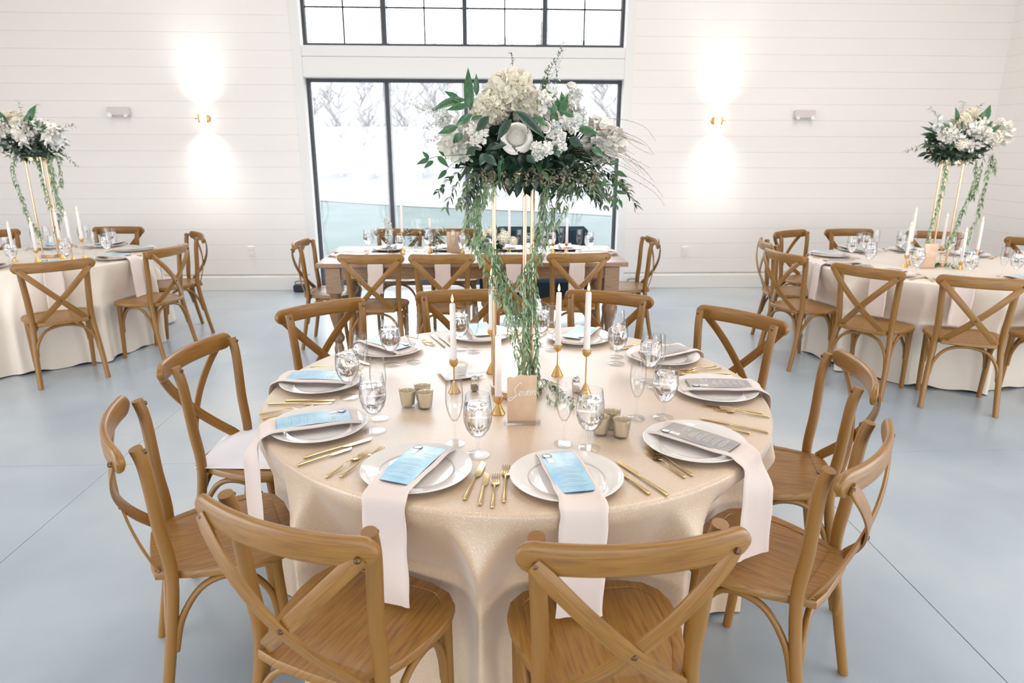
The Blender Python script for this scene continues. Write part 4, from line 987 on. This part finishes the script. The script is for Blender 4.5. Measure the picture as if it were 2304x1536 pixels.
LV = [((-0.037, 2.24, 1.75), (-0.044, 2.24, 1.877), 0.034), ((-0.017, 2.26, 1.795), (-0.017, 2.26, 1.86), 0.02), ((-0.05, 2.22, 1.779), (-0.169, 2.22, 1.758), 0.024), ((-0.068, 2.22, 1.775), (-0.116, 2.22, 1.807), 0.022), ((-0.041, 2.2, 1.761), (-0.111, 2.2, 1.745), 0.024), ((-0.031, 2.18, 1.734), (-0.086, 2.18, 1.702), 0.026), ((-0.076, 2.2, 1.699), (-0.139, 2.2, 1.679), 0.026), ((0.1, 2.12, 1.742), (0.189, 2.12, 1.663), 0.034), ((0.121, 2.14, 1.727), (0.185, 2.14, 1.679), 0.034), ((0.087, 2.12, 1.719), (0.044, 2.12, 1.655), 0.03), ((0.073, 2.12, 1.646), (0.017, 2.12, 1.633), 0.016), ((0.02, 2.14, 1.727), (-0.021, 2.14, 1.678), 0.03), ((0.245, 2.2, 1.74), (0.202, 2.2, 1.811), 0.028), ((0.255, 2.22, 1.747), (0.246, 2.22, 1.806), 0.026), ((0.243, 2.18, 1.73), (0.263, 2.18, 1.799), 0.026), ((0.233, 2.18, 1.719), (0.201, 2.18, 1.761), 0.022), ((0.279, 2.16, 1.729), (0.24, 2.16, 1.744), 0.02), ((-0.021, 2.14, 1.639), (-0.051, 2.14, 1.613), 0.03), ((0.013, 2.12, 1.62), (-0.011, 2.12, 1.585), 0.03), ((0.267, 2.16, 1.666), (0.309, 2.16, 1.64), 0.04), ((0.21, 2.14, 1.64), (0.241, 2.14, 1.611), 0.03), ((0.062, 2.2, 1.619), (0.051, 2.2, 1.528), 0.016), ((0.006, 2.12, 1.613), (0.046, 2.12, 1.585), 0.03), ((0.155, 2.14, 1.724), (0.204, 2.14, 1.705), 0.026), ((0.225, 2.17, 1.764), (0.212, 2.17, 1.729), 0.026), ((-0.034, 2.16, 1.717), (0.004, 2.16, 1.728), 0.03), ((-0.063, 2.2, 1.679), (-0.094, 2.2, 1.65), 0.03), ((0.134, 2.12, 1.614), (0.162, 2.12, 1.59), 0.03), ((0.299, 2.2, 1.694), (0.363, 2.2, 1.678), 0.03), ((0.349, 2.24, 1.64), (0.396, 2.24, 1.61), 0.026)]
NAND = [((-0.17, 2.22, 1.603), (-0.191, 2.2, 1.626)), ((-0.17, 2.22, 1.601), (-0.209, 2.2, 1.584)), ((-0.156, 2.22, 1.596), (-0.186, 2.2, 1.572)), ((-0.142, 2.22, 1.609), (-0.106, 2.2, 1.574)), ((-0.115, 2.22, 1.568), (-0.144, 2.2, 1.538)), ((0.442, 2.22, 1.476), (0.451, 2.2, 1.447)), ((0.431, 2.22, 1.502), (0.463, 2.2, 1.493)), ((0.415, 2.22, 1.519), (0.459, 2.2, 1.53)), ((0.439, 2.22, 1.481), (0.41, 2.2, 1.447)), ((0.428, 2.22, 1.565), (0.464, 2.2, 1.545)), ((-0.121, 2.22, 1.612), (-0.14, 2.2, 1.626)), ((0.396, 2.22, 1.541), (0.379, 2.2, 1.51)), ((0.405, 2.22, 1.586), (0.437, 2.2, 1.597))]
def main_bouquet():
    r = random.Random(21)
    o = thing('floral_arrangement', 'large white hydrangea and rose arrangement with trailing vines on the central stand', 'flowers', 'flower arrangements on the gold stands', None, (0, 0, 0))
    put_c = (.135, 2.35, 1.62)
    q = MB(); q.lathe([(0, -.05), (.075, -.05), (.085, -.03), (.09, .03), (.06, .075), (0, .085)], 20, (.125, 2.365, 1.605)); part('flower_foam', q, M['leafd'], o)
    core_foliage(o, put_c, (.22, .19, .11), 520, r, .055, M['leafd'])
    core_foliage(o, (.27, 2.33, 1.59), (.16, .14, .07), 260, r, .04, M['leafd'], src=SMALLE, down=.5)
    core_foliage(o, (.13, 2.36, 1.565), (.20, .15, .04), 220, r, .040, M['euc'], src=SMALLO, down=.6)
    core_foliage(o, (.30, 2.30, 1.545), (.15, .14, .06), 200, r, .032, M['euc'], src=SMALLE, down=.6)
    # blooms
    head(o, 'hydrangea', (.090, 2.300, 1.800), .088, (-.1, -.75, .65), 0)
    head(o, 'hydrangea', (.022, 2.255, 1.752), .062, (-.5, -.8, .3), 3)
    head(o, 'hydrangea', (.142, 2.28, 1.765), .060, (.4, -.8, .3), 5)
    head(o, 'hydrangea', (.06, 2.42, 1.76), .080, (-.2, .6, .6), 8); head(o, 'hydrangea', (.20, 2.44, 1.73), .07, (.4, .6, .5), 9)
    rose(o, (.105, 2.155, 1.668), .043, (-.05, -1, .28), 11, seed=1)
    head(o, 'peony', (-.073, 2.26, 1.652), .047, (-.75, -.6, .25), 2)
    head(o, 'peony', (.405, 2.34, 1.662), .056, (.8, -.2, .1), 4)
    head(o, 'bud', (-.010, 2.17, 1.676), .021, (-.1, -1, .3), 1); head(o, 'bud', (-.028, 2.175, 1.688), .015, (-.3, -.7, .6), 2); head(o, 'bud', (-.020, 2.165, 1.655), .014, (-.3, -1, -.2), 6)
    rose(o, (.287, 2.28, 1.826), .021, (.2, -.3, 1), 4, seed=3); rose(o, (.190, 2.16, 1.697), .022, (.1, -1, .4), 4, seed=5)
    head(o, 'bud', (.208, 2.20, 1.780), .013, (0, -.2, 1), 3); head(o, 'bud', (.200, 2.21, 1.752), .018, (.1, -.8, .6), 4)
    # stock: clusters of small ruffled blooms
    for cx, cy, cz, n, sp in ((.228, 2.18, 1.690, 6, .026), (.278, 2.19, 1.703, 7, .028), (.185, 2.135, 1.622, 7, .022), (.225, 2.16, 1.655, 4, .018), (.298, 2.28, 1.765, 6, .026), (.312, 2.28, 1.735, 6, .024), (.295, 2.30, 1.795, 5, .02), (.205, 2.24, 1.80, 3, .015), (-.115, 2.24, 1.722, 3, .02)):
        for k in range(n): head(o, 'stock', (cx+r.uniform(-sp, sp), cy+r.uniform(-.012, .012), cz+r.uniform(-sp, sp)*.9), r.uniform(.011, .016), (r.uniform(-.5, .5), -1, r.uniform(-.2, .6)), k+int(cx*100))
    # large leaves
    for k, (a, b_, w) in enumerate(LV):
        L = (Vector(b_)-Vector(a)).length; dark = 7 <= k <= 11 or k in (17, 18, 19, 20, 22, 27)
        me = LEAFD[k % 2] if dark else LEAF[k % 3]; wr = {0: .38, 1: .30, 2: .42}[k % 3] if not dark else (.45, .4)[k % 2]
        leaf_obj(o, me, a, b_, (r.uniform(-.3, .3), -1, r.uniform(.2, .6)), max(.6, min(1.6, w/L/wr)))
    for a, b_ in NAND: leaf_obj(o, LEAF[1], a, b_, (r.uniform(-.3, .3), -1, r.uniform(.1, .5)), 1.25)
    for k in range(46):       # leaves all round
        an = r.uniform(0, 2*PI); d = Vector((math.cos(an), math.sin(an), r.uniform(-.45, .35)))
        if d.y < -.55 and d.z > -.15: continue
        p = Vector((.135, 2.35, 1.64))+Vector((d.x*.15, d.y*.13, d.z*.12)); leaf_obj(o, LEAF[k % 3] if k % 2 else LEAFD[k % 2], p, p+(d+rv(r)*.3).normalized()*r.uniform(.06, .11), Vector((0, -.3, 1))+rv(r)*.4)
    # hanging lower fringe
    for k in range(40):
        x = lerp(-.06, .42, k/39)+r.uniform(-.012, .012); y = r.uniform(2.2, 2.38); z0 = 1.575-.02*r.random(); ln = r.uniform(.05, .10)*(1.25 if x > .22 or x < .01 else .30)
        dx = (x-.15)*.28+r.uniform(-.02, .02)
        spray(o, [(x, y, z0), (x+dx*.5, y-.02, z0-ln*.4), (x+dx, y-.035, z0-ln)], r, M['euc'] if k % 3 else M['leafd'], r.uniform(.022, .034), .013, src=SMALLE if k % 2 else SMALLO, droop=.6)
    for k in range(12):
        x = lerp(.0, .34, k/11)+r.uniform(-.01, .01); spray(o, [(x, 2.26, 1.575), (x+.01, 2.20, 1.56-.02*r.random()), (x+.02*r.uniform(-1, 1), 2.165, 1.525)], r, M['seed'], .01, .010, 'seed_spray', blob=.0035, stem_r=.0008, stem_m=M['twig'], n_side=2)
    # wispy sprays: pale blossom to the left, upright tips, long bare twigs to the right
    S = [[(-.105, 2.24, 1.713), (-.153, 2.24, 1.736), (-.195, 2.24, 1.753), (-.226, 2.24, 1.775)], [(-.10, 2.24, 1.70), (-.154, 2.24, 1.707), (-.178, 2.24, 1.693)], [(-.09, 2.25, 1.73), (-.14, 2.25, 1.752), (-.18, 2.25, 1.766)], [(-.11, 2.24, 1.68), (-.14, 2.24, 1.672), (-.16, 2.24, 1.655)]]
    for p in S: spray(o, p, r, M['petal2'], .01, .008, 'blossom_spray', blob=.0045, stem_r=.0009, stem_m=M['twig'], n_side=2)
    for p in ([(.101, 2.3, 1.852), (.098, 2.3, 1.885), (.094, 2.3, 1.924)], [(.201, 2.3, 1.80), (.215, 2.3, 1.87), (.248, 2.3, 1.922), (.257, 2.3, 1.957)], [(.228, 2.28, 1.80), (.237, 2.28, 1.864), (.228, 2.28, 1.903)], [(.19, 2.3, 1.80), (.20, 2.3, 1.85), (.215, 2.3, 1.885)]):
        spray(o, p, r, M['euc'], .013, .0085, 'bud_spray', src=SMALLO, stem_r=.0010, droop=-.3, n_side=2)
        spray(o, [Vector(v)+Vector((.004, .003, -.02)) for v in p], r, M['petal2'], .012, .012, 'blossom_spray', blob=.0042, stem_r=.0007, n_side=1)
    for k in range(16):
        z0 = 1.70-.008*k; e = Vector((.47+.10*r.random(), 2.3+r.uniform(-.06, .06), 1.69-.012*k+r.uniform(-.02, .02))); a = Vector((.30, 2.29, z0))
        mid = a.lerp(e, .5)+Vector((0, 0, .025)); spray(o, [a, mid, e] if k % 3 else [a, mid, e, e+Vector((.05, 0, -.05))], r, M['twig'], .006, .022, 'twig_spray', src=SMALLE, stem_r=.0008, stem_m=M['twig'], n_side=1)
    for p in ([(.356, 2.3, 1.696), (.445, 2.3, 1.683), (.506, 2.3, 1.641), (.564, 2.3, 1.615)], [(.354, 2.28, 1.682), (.435, 2.28, 1.655), (.489, 2.28, 1.599), (.537, 2.28, 1.549)], [(.337, 2.26, 1.668), (.418, 2.26, 1.634), (.471, 2.26, 1.592), (.509, 2.26, 1.564)]):
        spray(o, p, r, M['twig'], .005, .02, 'twig_spray', src=SMALLE, stem_r=.0008, stem_m=M['twig'], n_side=1)
    for p in ([(-.03, 2.22, 1.618), (-.106, 2.2, 1.612), (-.14, 2.2, 1.61), (-.168, 2.22, 1.603)], [(-.05, 2.2, 1.61), (-.095, 2.2, 1.588), (-.114, 2.22, 1.569)], [(.31, 2.24, 1.60), (.399, 2.24, 1.54), (.427, 2.24, 1.508), (.446, 2.22, 1.475)], [(.32, 2.24, 1.61), (.402, 2.24, 1.588), (.432, 2.22, 1.564)]):
        q = MB(); q.tube(smooth_path(p, 5), .0011, 5); part('stem', q, M['stem'], o)
    # trailing vines
    V = [[(.02, 2.28, 1.565), (-.012, 2.27, 1.485), (-.031, 2.27, 1.412), (-.023, 2.27, 1.353), (.007, 2.27, 1.308), (.03, 2.27, 1.263), (.042, 2.27, 1.202), (.072, 2.265, 1.143), (.106, 2.265, 1.092), (.141, 2.26, 1.06)],
         [(.136, 2.262, 1.249), (.148, 2.26, 1.188), (.155, 2.262, 1.11), (.153, 2.26, 1.03), (.16, 2.26, .949), (.157, 2.262, .87), (.173, 2.265, .80)],
         [(.215, 2.30, 1.56), (.2, 2.285, 1.484), (.21, 2.28, 1.425), (.202, 2.28, 1.366), (.177, 2.272, 1.306), (.158, 2.27, 1.245), (.15, 2.27, 1.168), (.163, 2.27, 1.089), (.151, 2.27, .993), (.168, 2.27, .87), (.172, 2.275, .795)],
         [(.036, 2.255, 1.311), (.051, 2.255, 1.236), (.078, 2.255, 1.175), (.093, 2.255, 1.113), (.109, 2.255, 1.033), (.128, 2.255, .953), (.141, 2.26, .871), (.15, 2.265, .80)],
         [(.261, 2.31, 1.555), (.262, 2.3, 1.482), (.238, 2.3, 1.424), (.228, 2.3, 1.379)], [(.062, 2.25, 1.565), (.019, 2.215, 1.517), (-.009, 2.2, 1.475), (-.038, 2.2, 1.44)]]
    for k, p in enumerate(V):
        spray(o, p, r, M['vine'], (.024, .021, .021, .021, .026, .026)[k], (.013, .010, .0105, .013, .013, .013)[k], 'trailing_vine', src=SMALLV, stem_r=.0013, droop=.25, n_side=2)
        for e in range(2 if k < 4 else 1):
            sh = Vector(((.030 if e == 0 else -.030)*r.uniform(.6, 1.2), -.012-.02*e, 0)); p3 = [Vector(v)+sh*math.sin(PI*(i+.5)/len(p))+Vector((r.uniform(-.01, .01), 0, 0)) for i, v in enumerate(p)]
            spray(o, p3, r, M['vine'], .025, .0125, 'trailing_vine', src=SMALLV, stem_r=.0009, droop=.15, n_side=2)
        if k < 4:
            p2 = [Vector(v)+Vector((r.uniform(-.02, .02), r.uniform(-.02, .02), 0)) for v in p]; spray(o, p2, r, M['vine'], .020, .015, 'trailing_vine', src=SMALLV, stem_r=.001, droop=.3, n_side=2)
    for p in ([(.172, 2.27, .80), (.205, 2.40, .788), (.225, 2.45, .778), (.254, 2.422, .770), (.268, 2.30, .770), (.249, 2.212, .770), (.222, 2.25, .770)], [(.18, 2.28, .80), (.225, 2.36, .78), (.262, 2.40, .770), (.283, 2.347, .770), (.311, 2.18, .770)]):
        spray(o, p, r, M['vine'], .022, .014, 'trailing_vine', src=SMALLV, stem_r=.001, droop=-.35, n_side=2, spread=.8)
    # long open leaves high on the left vine
    for k in range(16):
        t = k/15; P = Vector(V[0][min(8, int(t*6))]); d = Vector((r.uniform(-1, .6), -.4, r.uniform(-.9, -.1))).normalized(); leaf_obj(o, VLEAF, P, P+d*r.uniform(.035, .05), (0, -1, .4), 1.0)
    return o
VLEAF = leaf_me('leaf', M['vine'], w=.42, curl=.35)
main_bouquet()
def side_bouquet(x, y, label, seed, left):
    r = random.Random(seed); o = thing('floral_arrangement', label, 'flowers', 'flower arrangements on the gold stands', None, (x, y, 1.557))
    q = MB(); q.lathe([(0, -.005), (.075, -.005), (.085, .02), (.09, .07), (.06, .12), (0, .13)], 16); part('flower_foam', q, M['leafd'], o)
    core_foliage(o, (0, 0, .10), (.22, .19, .11), 330, r, .06, M['leafd']); core_foliage(o, (0, 0, .03), (.22, .18, .06), 160, r, .045, M['euc'], src=SMALLE, down=.6)
    if left: B = [('hydrangea', (-.12, -.02, .27), .09), ('hydrangea', (-.02, -.10, .235), .07), ('peony', (.02, -.12, .19), .065), ('peony', (-.16, -.13, .22), .06), ('bud', (.03, -.16, .13), .04), ('bud', (.19, -.12, .13), .036), ('stock', (.20, -.1, .20), .05), ('stock', (.22, -.06, .12), .05), ('stock', (.14, -.1, .24), .04), ('peony', (-.22, -.1, .1), .05)]
    else: B = [('hydrangea', (-.05, -.10, .27), .07), ('hydrangea', (.05, -.06, .31), .065), ('peony', (-.15, -.12, .19), .048), ('peony', (.09, -.15, .18), .046), ('hydrangea2', (.22, -.10, .165), .06), ('peony', (.30, -.02, .19), .075), ('stock', (.02, -.15, .22), .04), ('bud', (.07, -.14, .26), .03), ('hydrangea2', (-.05, -.16, .11), .045), ('stock', (-.05, -.12, .16), .05), ('stock', (.03, -.14, .11), .04), ('stock', (-.18, -.08, .25), .04)]
    for k, (kd, c, R_) in enumerate(B): head(o, kd, c, R_, (c[0], -1, .5), k)
    for k in range(60):
        an = r.uniform(0, 2*PI); d = Vector((math.cos(an), math.sin(an)*.8, r.uniform(-.1, .9))); p = Vector((0, 0, .12))+Vector((d.x*.15, d.y*.13, d.z*.10))
        leaf_obj(o, (LEAF+LEAFD)[k % 5], p, p+(d+rv(r)*.3).normalized()*r.uniform(.07, .13), Vector((0, -.5, 1))+rv(r)*.4)
    for k, (dx, dz) in enumerate([(.12, .13), (.17, .11), (.06, .17), (-.16, .12), (-.12, .20), (.10, .21)]):
        p = Vector((dx*.8, -.12, .10+dz*.8)); leaf_obj(o, LEAF[k % 3], p, p+Vector((dx*.5, -.03, dz*.55)), (0, -1, .3), 1.2)
    S = [[(0, 0, .2), (-.02, -.05, .33), (-.03, -.05, .42)], [(.05, 0, .2), (.08, -.05, .32), (.11, -.05, .40)], [(.1, 0, .12), (.22, -.05, .20), (.36, -.05, .24)], [(-.1, 0, .1), (-.22, -.05, .10), (-.40, -.05, .07)], [(.15, 0, .05), (.25, -.05, .03), (.32, -.05, -.06)], [(-.1, -.05, .2), (-.2, -.05, .3), (-.26, -.05, .36)]]
    for p in S: spray(o, p, r, M['euc'], .032, .017, src=SMALLE, stem_r=.0014)
    VP = ([[(-.13, -.05, .02), (-.16, -.07, -.12), (-.14, -.06, -.30), (-.12, -.06, -.46), (-.05, -.05, -.62)], [(.14, -.08, .03), (.17, -.1, -.1), (.15, -.1, -.25), (.18, -.1, -.40), (.13, -.1, -.52)], [(.10, -.05, 0), (.13, -.06, -.15), (.14, -.06, -.35), (.08, -.06, -.6)], [(.04, -.05, .0), (.05, -.06, -.2), (.07, -.06, -.38)], [(.2, -.08, .04), (.23, -.1, -.08), (.2, -.1, -.22)]] if left else
          [[(-.10, -.07, .0), (-.10, -.1, -.15), (-.12, -.1, -.35), (-.14, -.1, -.55), (-.13, -.1, -.68)], [(.14, -.08, 0), (.13, -.1, -.18), (.09, -.1, -.36), (.05, -.1, -.52), (.0, -.1, -.64)], [(.18, -.08, 0), (.16, -.1, -.15), (.14, -.1, -.28)], [(.24, -.08, .03), (.22, -.1, -.2), (.2, -.1, -.42), (.16, -.1, -.60)], [(.27, -.05, .05), (.30, -.07, -.08)]])
    for p in VP: spray(o, p, r, M['vine'], .036, .013, 'trailing_vine', src=SMALLV, stem_r=.0013, droop=.1, n_side=2)
side_bouquet(-3.55, 5.715, 'white and green flower arrangement on the left rear table stand', 31, True)
side_bouquet(3.535, 5.11, 'white and green flower arrangement on the right rear table stand', 32, False)

# ---------------------------------------------------------------- side table settings
TL, TR = 'left rear table', 'right rear table'
for k, (a, ph_) in enumerate([(-59, 'nearest the viewer on the left rear table'), (-14, 'at the right of the left rear table'), (31, 'at the back right of the left rear table'), (76, 'at the back of the left rear table'), (121, 'at the back left of the left rear table'), (-104, 'at the near left of the left rear table, by the picture edge')]):
    setting(LC, R(a), .60, .765, ph_, TL, 'blue', None, full=False, forks=False, seed=k, hang=.30 if k < 2 else .27, glass=((-.10, -.15), (-.02, -.19)))
for k, (a, ph_) in enumerate([(-112, 'before the near chair of the right rear table'), (-144, 'at the near left of the right rear table'), (180, 'at the left of the right rear table'), (144, 'at the far left of the right rear table'), (108, 'at the back of the right rear table, left of vines'), (72, 'at the back of the right rear table, right of vines'), (36, 'at the back right of the right rear table'), (-76, 'at the near right of the right rear table')]):
    setting(RC, R(a), .745, .914, ph_, TR, 'grey' if k in (1, 2) else 'blue', None, full=False, forks=False, seed=k, hang=.27)
for x, y, h, w in ((-3.42, 5.60, .155, 'right of the left stand, tallest flame'), (-3.505, 5.42, .10, 'in front of the left stand'), (-3.215, 5.55, .17, 'at the right of the left rear table, behind another'), (-3.25, 5.45, .14, 'at the right of the left rear table, in front'), (-3.70, 5.45, .06, 'left of the left stand')):
    candle_set(x, y, h, w, TL, small=True, H=.225)
for x, y, h, w in ((3.236, 5.0, .095, 'leftmost on the right rear table'), (3.32, 5.10, .19, 'second from left on the right rear table, the tallest'), (3.56, 5.08, .15, 'just right of the right stand'), (3.60, 4.90, .06, 'in front on the right rear table, the shortest'), (3.80, 5.02, .13, 'rightmost on the right rear table')):
    candle_set(x, y, h, w, TR, small=True, H=.225)
def plain_sign(x, y, z, label, rz=0.0, h=.19):
    o = thing('table_number_sign', label, 'sign', None, None, (x, y, z), rz); q = MB(); q.box((0, 0, h/2), (.11, .003, h), bev=.001); part('acrylic_panel', q, M['sign'], o)
    q = MB(); q.box((0, 0, .006), (.13, .02, .012), bev=.001); part('clear_base', q, M['acryl'], o)
plain_sign(3.37, 4.93, ZTOP, 'blush acrylic table sign on the right rear table', .1)
def greens(x, y, z, label, seed, n=5, L=.10):
    r = random.Random(seed); o = thing('greenery_sprig', label, 'greenery', None, None, (x, y, z))
    for k in range(n): a = r.uniform(0, 6.28); spray(o, [(0, 0, .006), (L*.5*math.cos(a), L*.5*math.sin(a), .02), (L*math.cos(a), L*math.sin(a), .012)], r, M['leaf'] if k % 2 else M['vine'], .028, .016, 'sprig_stem', src=SMALLO, droop=-.3)
greens(-3.36, 5.22, ZTOP, 'small sprig of greenery lying on the left rear table', 3); greens(3.50, 4.97, ZTOP, 'small sprig of greenery at the foot of the right stand', 4, 6)

# ---------------------------------------------------------------- long farm table
FX0, FX1, FY0, FY1, FZ = -1.315, 1.155, 5.285, 6.24, .762
ft = thing('farm_table', 'long brown wooden farm table with turned legs before the window', 'table')
q = MB(); ny = 6
for k in range(ny):
    y0 = lerp(FY0, FY1, k/ny); y1 = lerp(FY0, FY1, (k+1)/ny); qq = MB(); qq.box((0, 0, 0), (FX1-FX0, y1-y0-.002, .036), bev=.004); part('top_plank', qq, M['farm'], ft, loc=((FX0+FX1)/2, (y0+y1)/2, FZ-.018))
for yy in (FY0+.05, FY1-.05): q = MB(); q.box((0, 0, 0), (FX1-FX0-.2, .024, .095), bev=.003); part('apron', q, M['farm'], ft, loc=((FX0+FX1)/2, yy, FZ-.036-.05))
for xx in (FX0+.10, FX1-.10): q = MB(); q.box((0, 0, 0), (.024, FY1-FY0-.18, .095), bev=.003); part('apron', q, M['farm'], ft, loc=(xx, (FY0+FY1)/2, FZ-.036-.05))
q = MB(); q.box((0, 0, .62), (.118, .118, .208), bev=.004)
q.lathe([(.030, 0), (.036, .01), (.042, .05), (.032, .085), (.030, .10), (.045, .115), (.052, .14), (.045, .165), (.030, .19), (.033, .22), (.048, .28), (.062, .34), (.066, .375), (.058, .41), (.038, .435), (.034, .45), (.052, .462), (.054, .475), (.040, .487), (.050, .50), (.056, .518)], 24)
LEG = q.mesh('leg', M['farm'], 35)
for xx in (FX0+.125, FX1-.125):
    for yy in (FY0+.075, FY1-.075): put('leg', LEG, ft, (xx, yy, 0))
TF = 'farm table'
names = ['at first place from left', 'at second place from left', 'at third place from left', 'at fourth place from left']
for k, x in enumerate((-.845, -.325, .235, .745)):
    setting((x, FY0+.23), R(-90), 0, .222, names[k]+' on the farm table near side', TF, 'blue', None, full=False, forks=False, seed=k+2, hang=.235, glass=((-.15, -.16), (-.07, -.20)))
    setting((x, FY1-.23), R(90), 0, .222, names[k]+' on the farm table window side', TF, 'blue', None, full=False, forks=False, seed=k, hang=.10, glass=((-.15, -.12), (-.07, -.16)))
setting((FX0+.21, 5.74), R(180), 0, .22, 'at the left end of the farm table', TF, 'blue', None, full=False, forks=False, seed=1, hang=.0, gl=False)
setting((FX1-.21, 5.74), R(0), 0, .22, 'at the right end of the farm table', TF, 'blue', None, full=False, forks=False, seed=2, hang=.0, gl=False)
for x, y, h, w, H in ((-.690, 5.80, .19, 'leftmost on the farm table, by the window post', .24), (-.458, 5.85, .08, 'second from left on the farm table, short holder', .22), (-.18, 5.80, .08, 'third from left on the farm table, beside the sign', .12), (.222, 5.77, .14, 'behind the gold stand on the farm table', .24), (.60, 5.78, .09, 'fourth along the farm table, partly behind a vine', .10), (.717, 5.78, .09, 'rightmost on the farm table', .22)):
    candle_set(x, y, h, w, TF, z=FZ, H=H, lit=False, small=True)
plain_sign(-.256, 5.76, FZ, 'blush acrylic sign in the middle of the farm table', 0, .19)
def bud_vase(x, y, label, seed, kind, H=.10):
    r = random.Random(seed); o = thing('bud_vase', label, 'vase', 'bud vases on the farm table', None, (x, y, FZ+.0003))
    q = MB(); q.lathe([(.0, 0), (.022, 0), (.026, .01), (.026, .05), (.012, .07), (.010, H), (.012, H+.004)], 16, cap1=False); part('glass_vase', q, M['glass'], o)
    for k in range(4 if kind == 'green' else 2):
        a = r.uniform(0, 6.28); s = .05*math.cos(a); P = [(0, 0, .02), (s*.2, 0, H), (s, .02, H+.06), (s*1.5, .02, H+.12)]
        if kind == 'green': spray(o, P, r, M['leaf'], .045, .014, 'sprig', src=SMALLE)
        else: spray(o, [(0, 0, .02), (s*.1, 0, H), (s*.3, .01, H+.10), (s*.3-.02, .01, H+.19)], r, M['petal2'], .02, .011, 'blossom_spray', blob=.012); spray(o, [(0, 0, .02), (-.02, 0, H), (-.06, .01, H+.09)], r, M['leaf'], .04, .03, 'sprig', src=SMALLE)
bud_vase(-.80, 5.78, 'bud vase with a tall white blossom before the window post', 1, 'white'); bud_vase(-.40, 5.78, 'bud vase with dark green leaves left of the sign', 2, 'green'); bud_vase(-.60, 5.92, 'bud vase with fine pale sprigs left of the farm table sign', 5, 'green', .08); bud_vase(.52, 5.85, 'bud vase with pale sprigs right of the gold stand', 7, 'white', .08)
r = random.Random(9); o = thing('low_bouquet', 'round white hydrangea bouquet at the middle of the farm table', 'flowers', None, None, (.07, 5.74, FZ+.0003))
q = MB(); q.lathe([(0, 0), (.05, 0), (.062, .02), (.066, .07), (.055, .09)], 20); part('bowl_vase', q, M['euc'], o)
core_foliage(o, (0, 0, .12), (.13, .12, .08), 120, r, .06, M['leafd'])
for k, (x, z, s) in enumerate(((-.08, .17, .05), (.10, .15, .06), (0, .20, .045), (.18, .12, .04), (-.14, .12, .035))): head(o, 'hydrangea2', (x, -.05, z), s, (x, -1, .4), k)
# dark loveseat behind the farm table
o = thing('loveseat', 'dark navy velvet loveseat behind the right half of the farm table', 'sofa', None, None, (.60, 6.74, 0))
q = MB(); q.box((0, 0, .30), (1.12, .52, .20), bev=.03); part('seat', q, M['navy'], o)
q = MB(); q.box((0, .26, .58), (.96, .12, .56), bev=.04); part('backrest', q, M['navy'], o)
for s in (-1, 1): q = MB(); q.box((s*.59, 0, .40), (.10, .58, .42), bev=.035); part('arm', q, M['navy'], o)
for sx_ in (-1, 1):
    for sy_ in (-1, 1): q = MB(); q.lathe([(.012, 0), (.022, .2)], 10, (sx_*.5, sy_*.2, 0)); part('leg', q, M['black'], o)
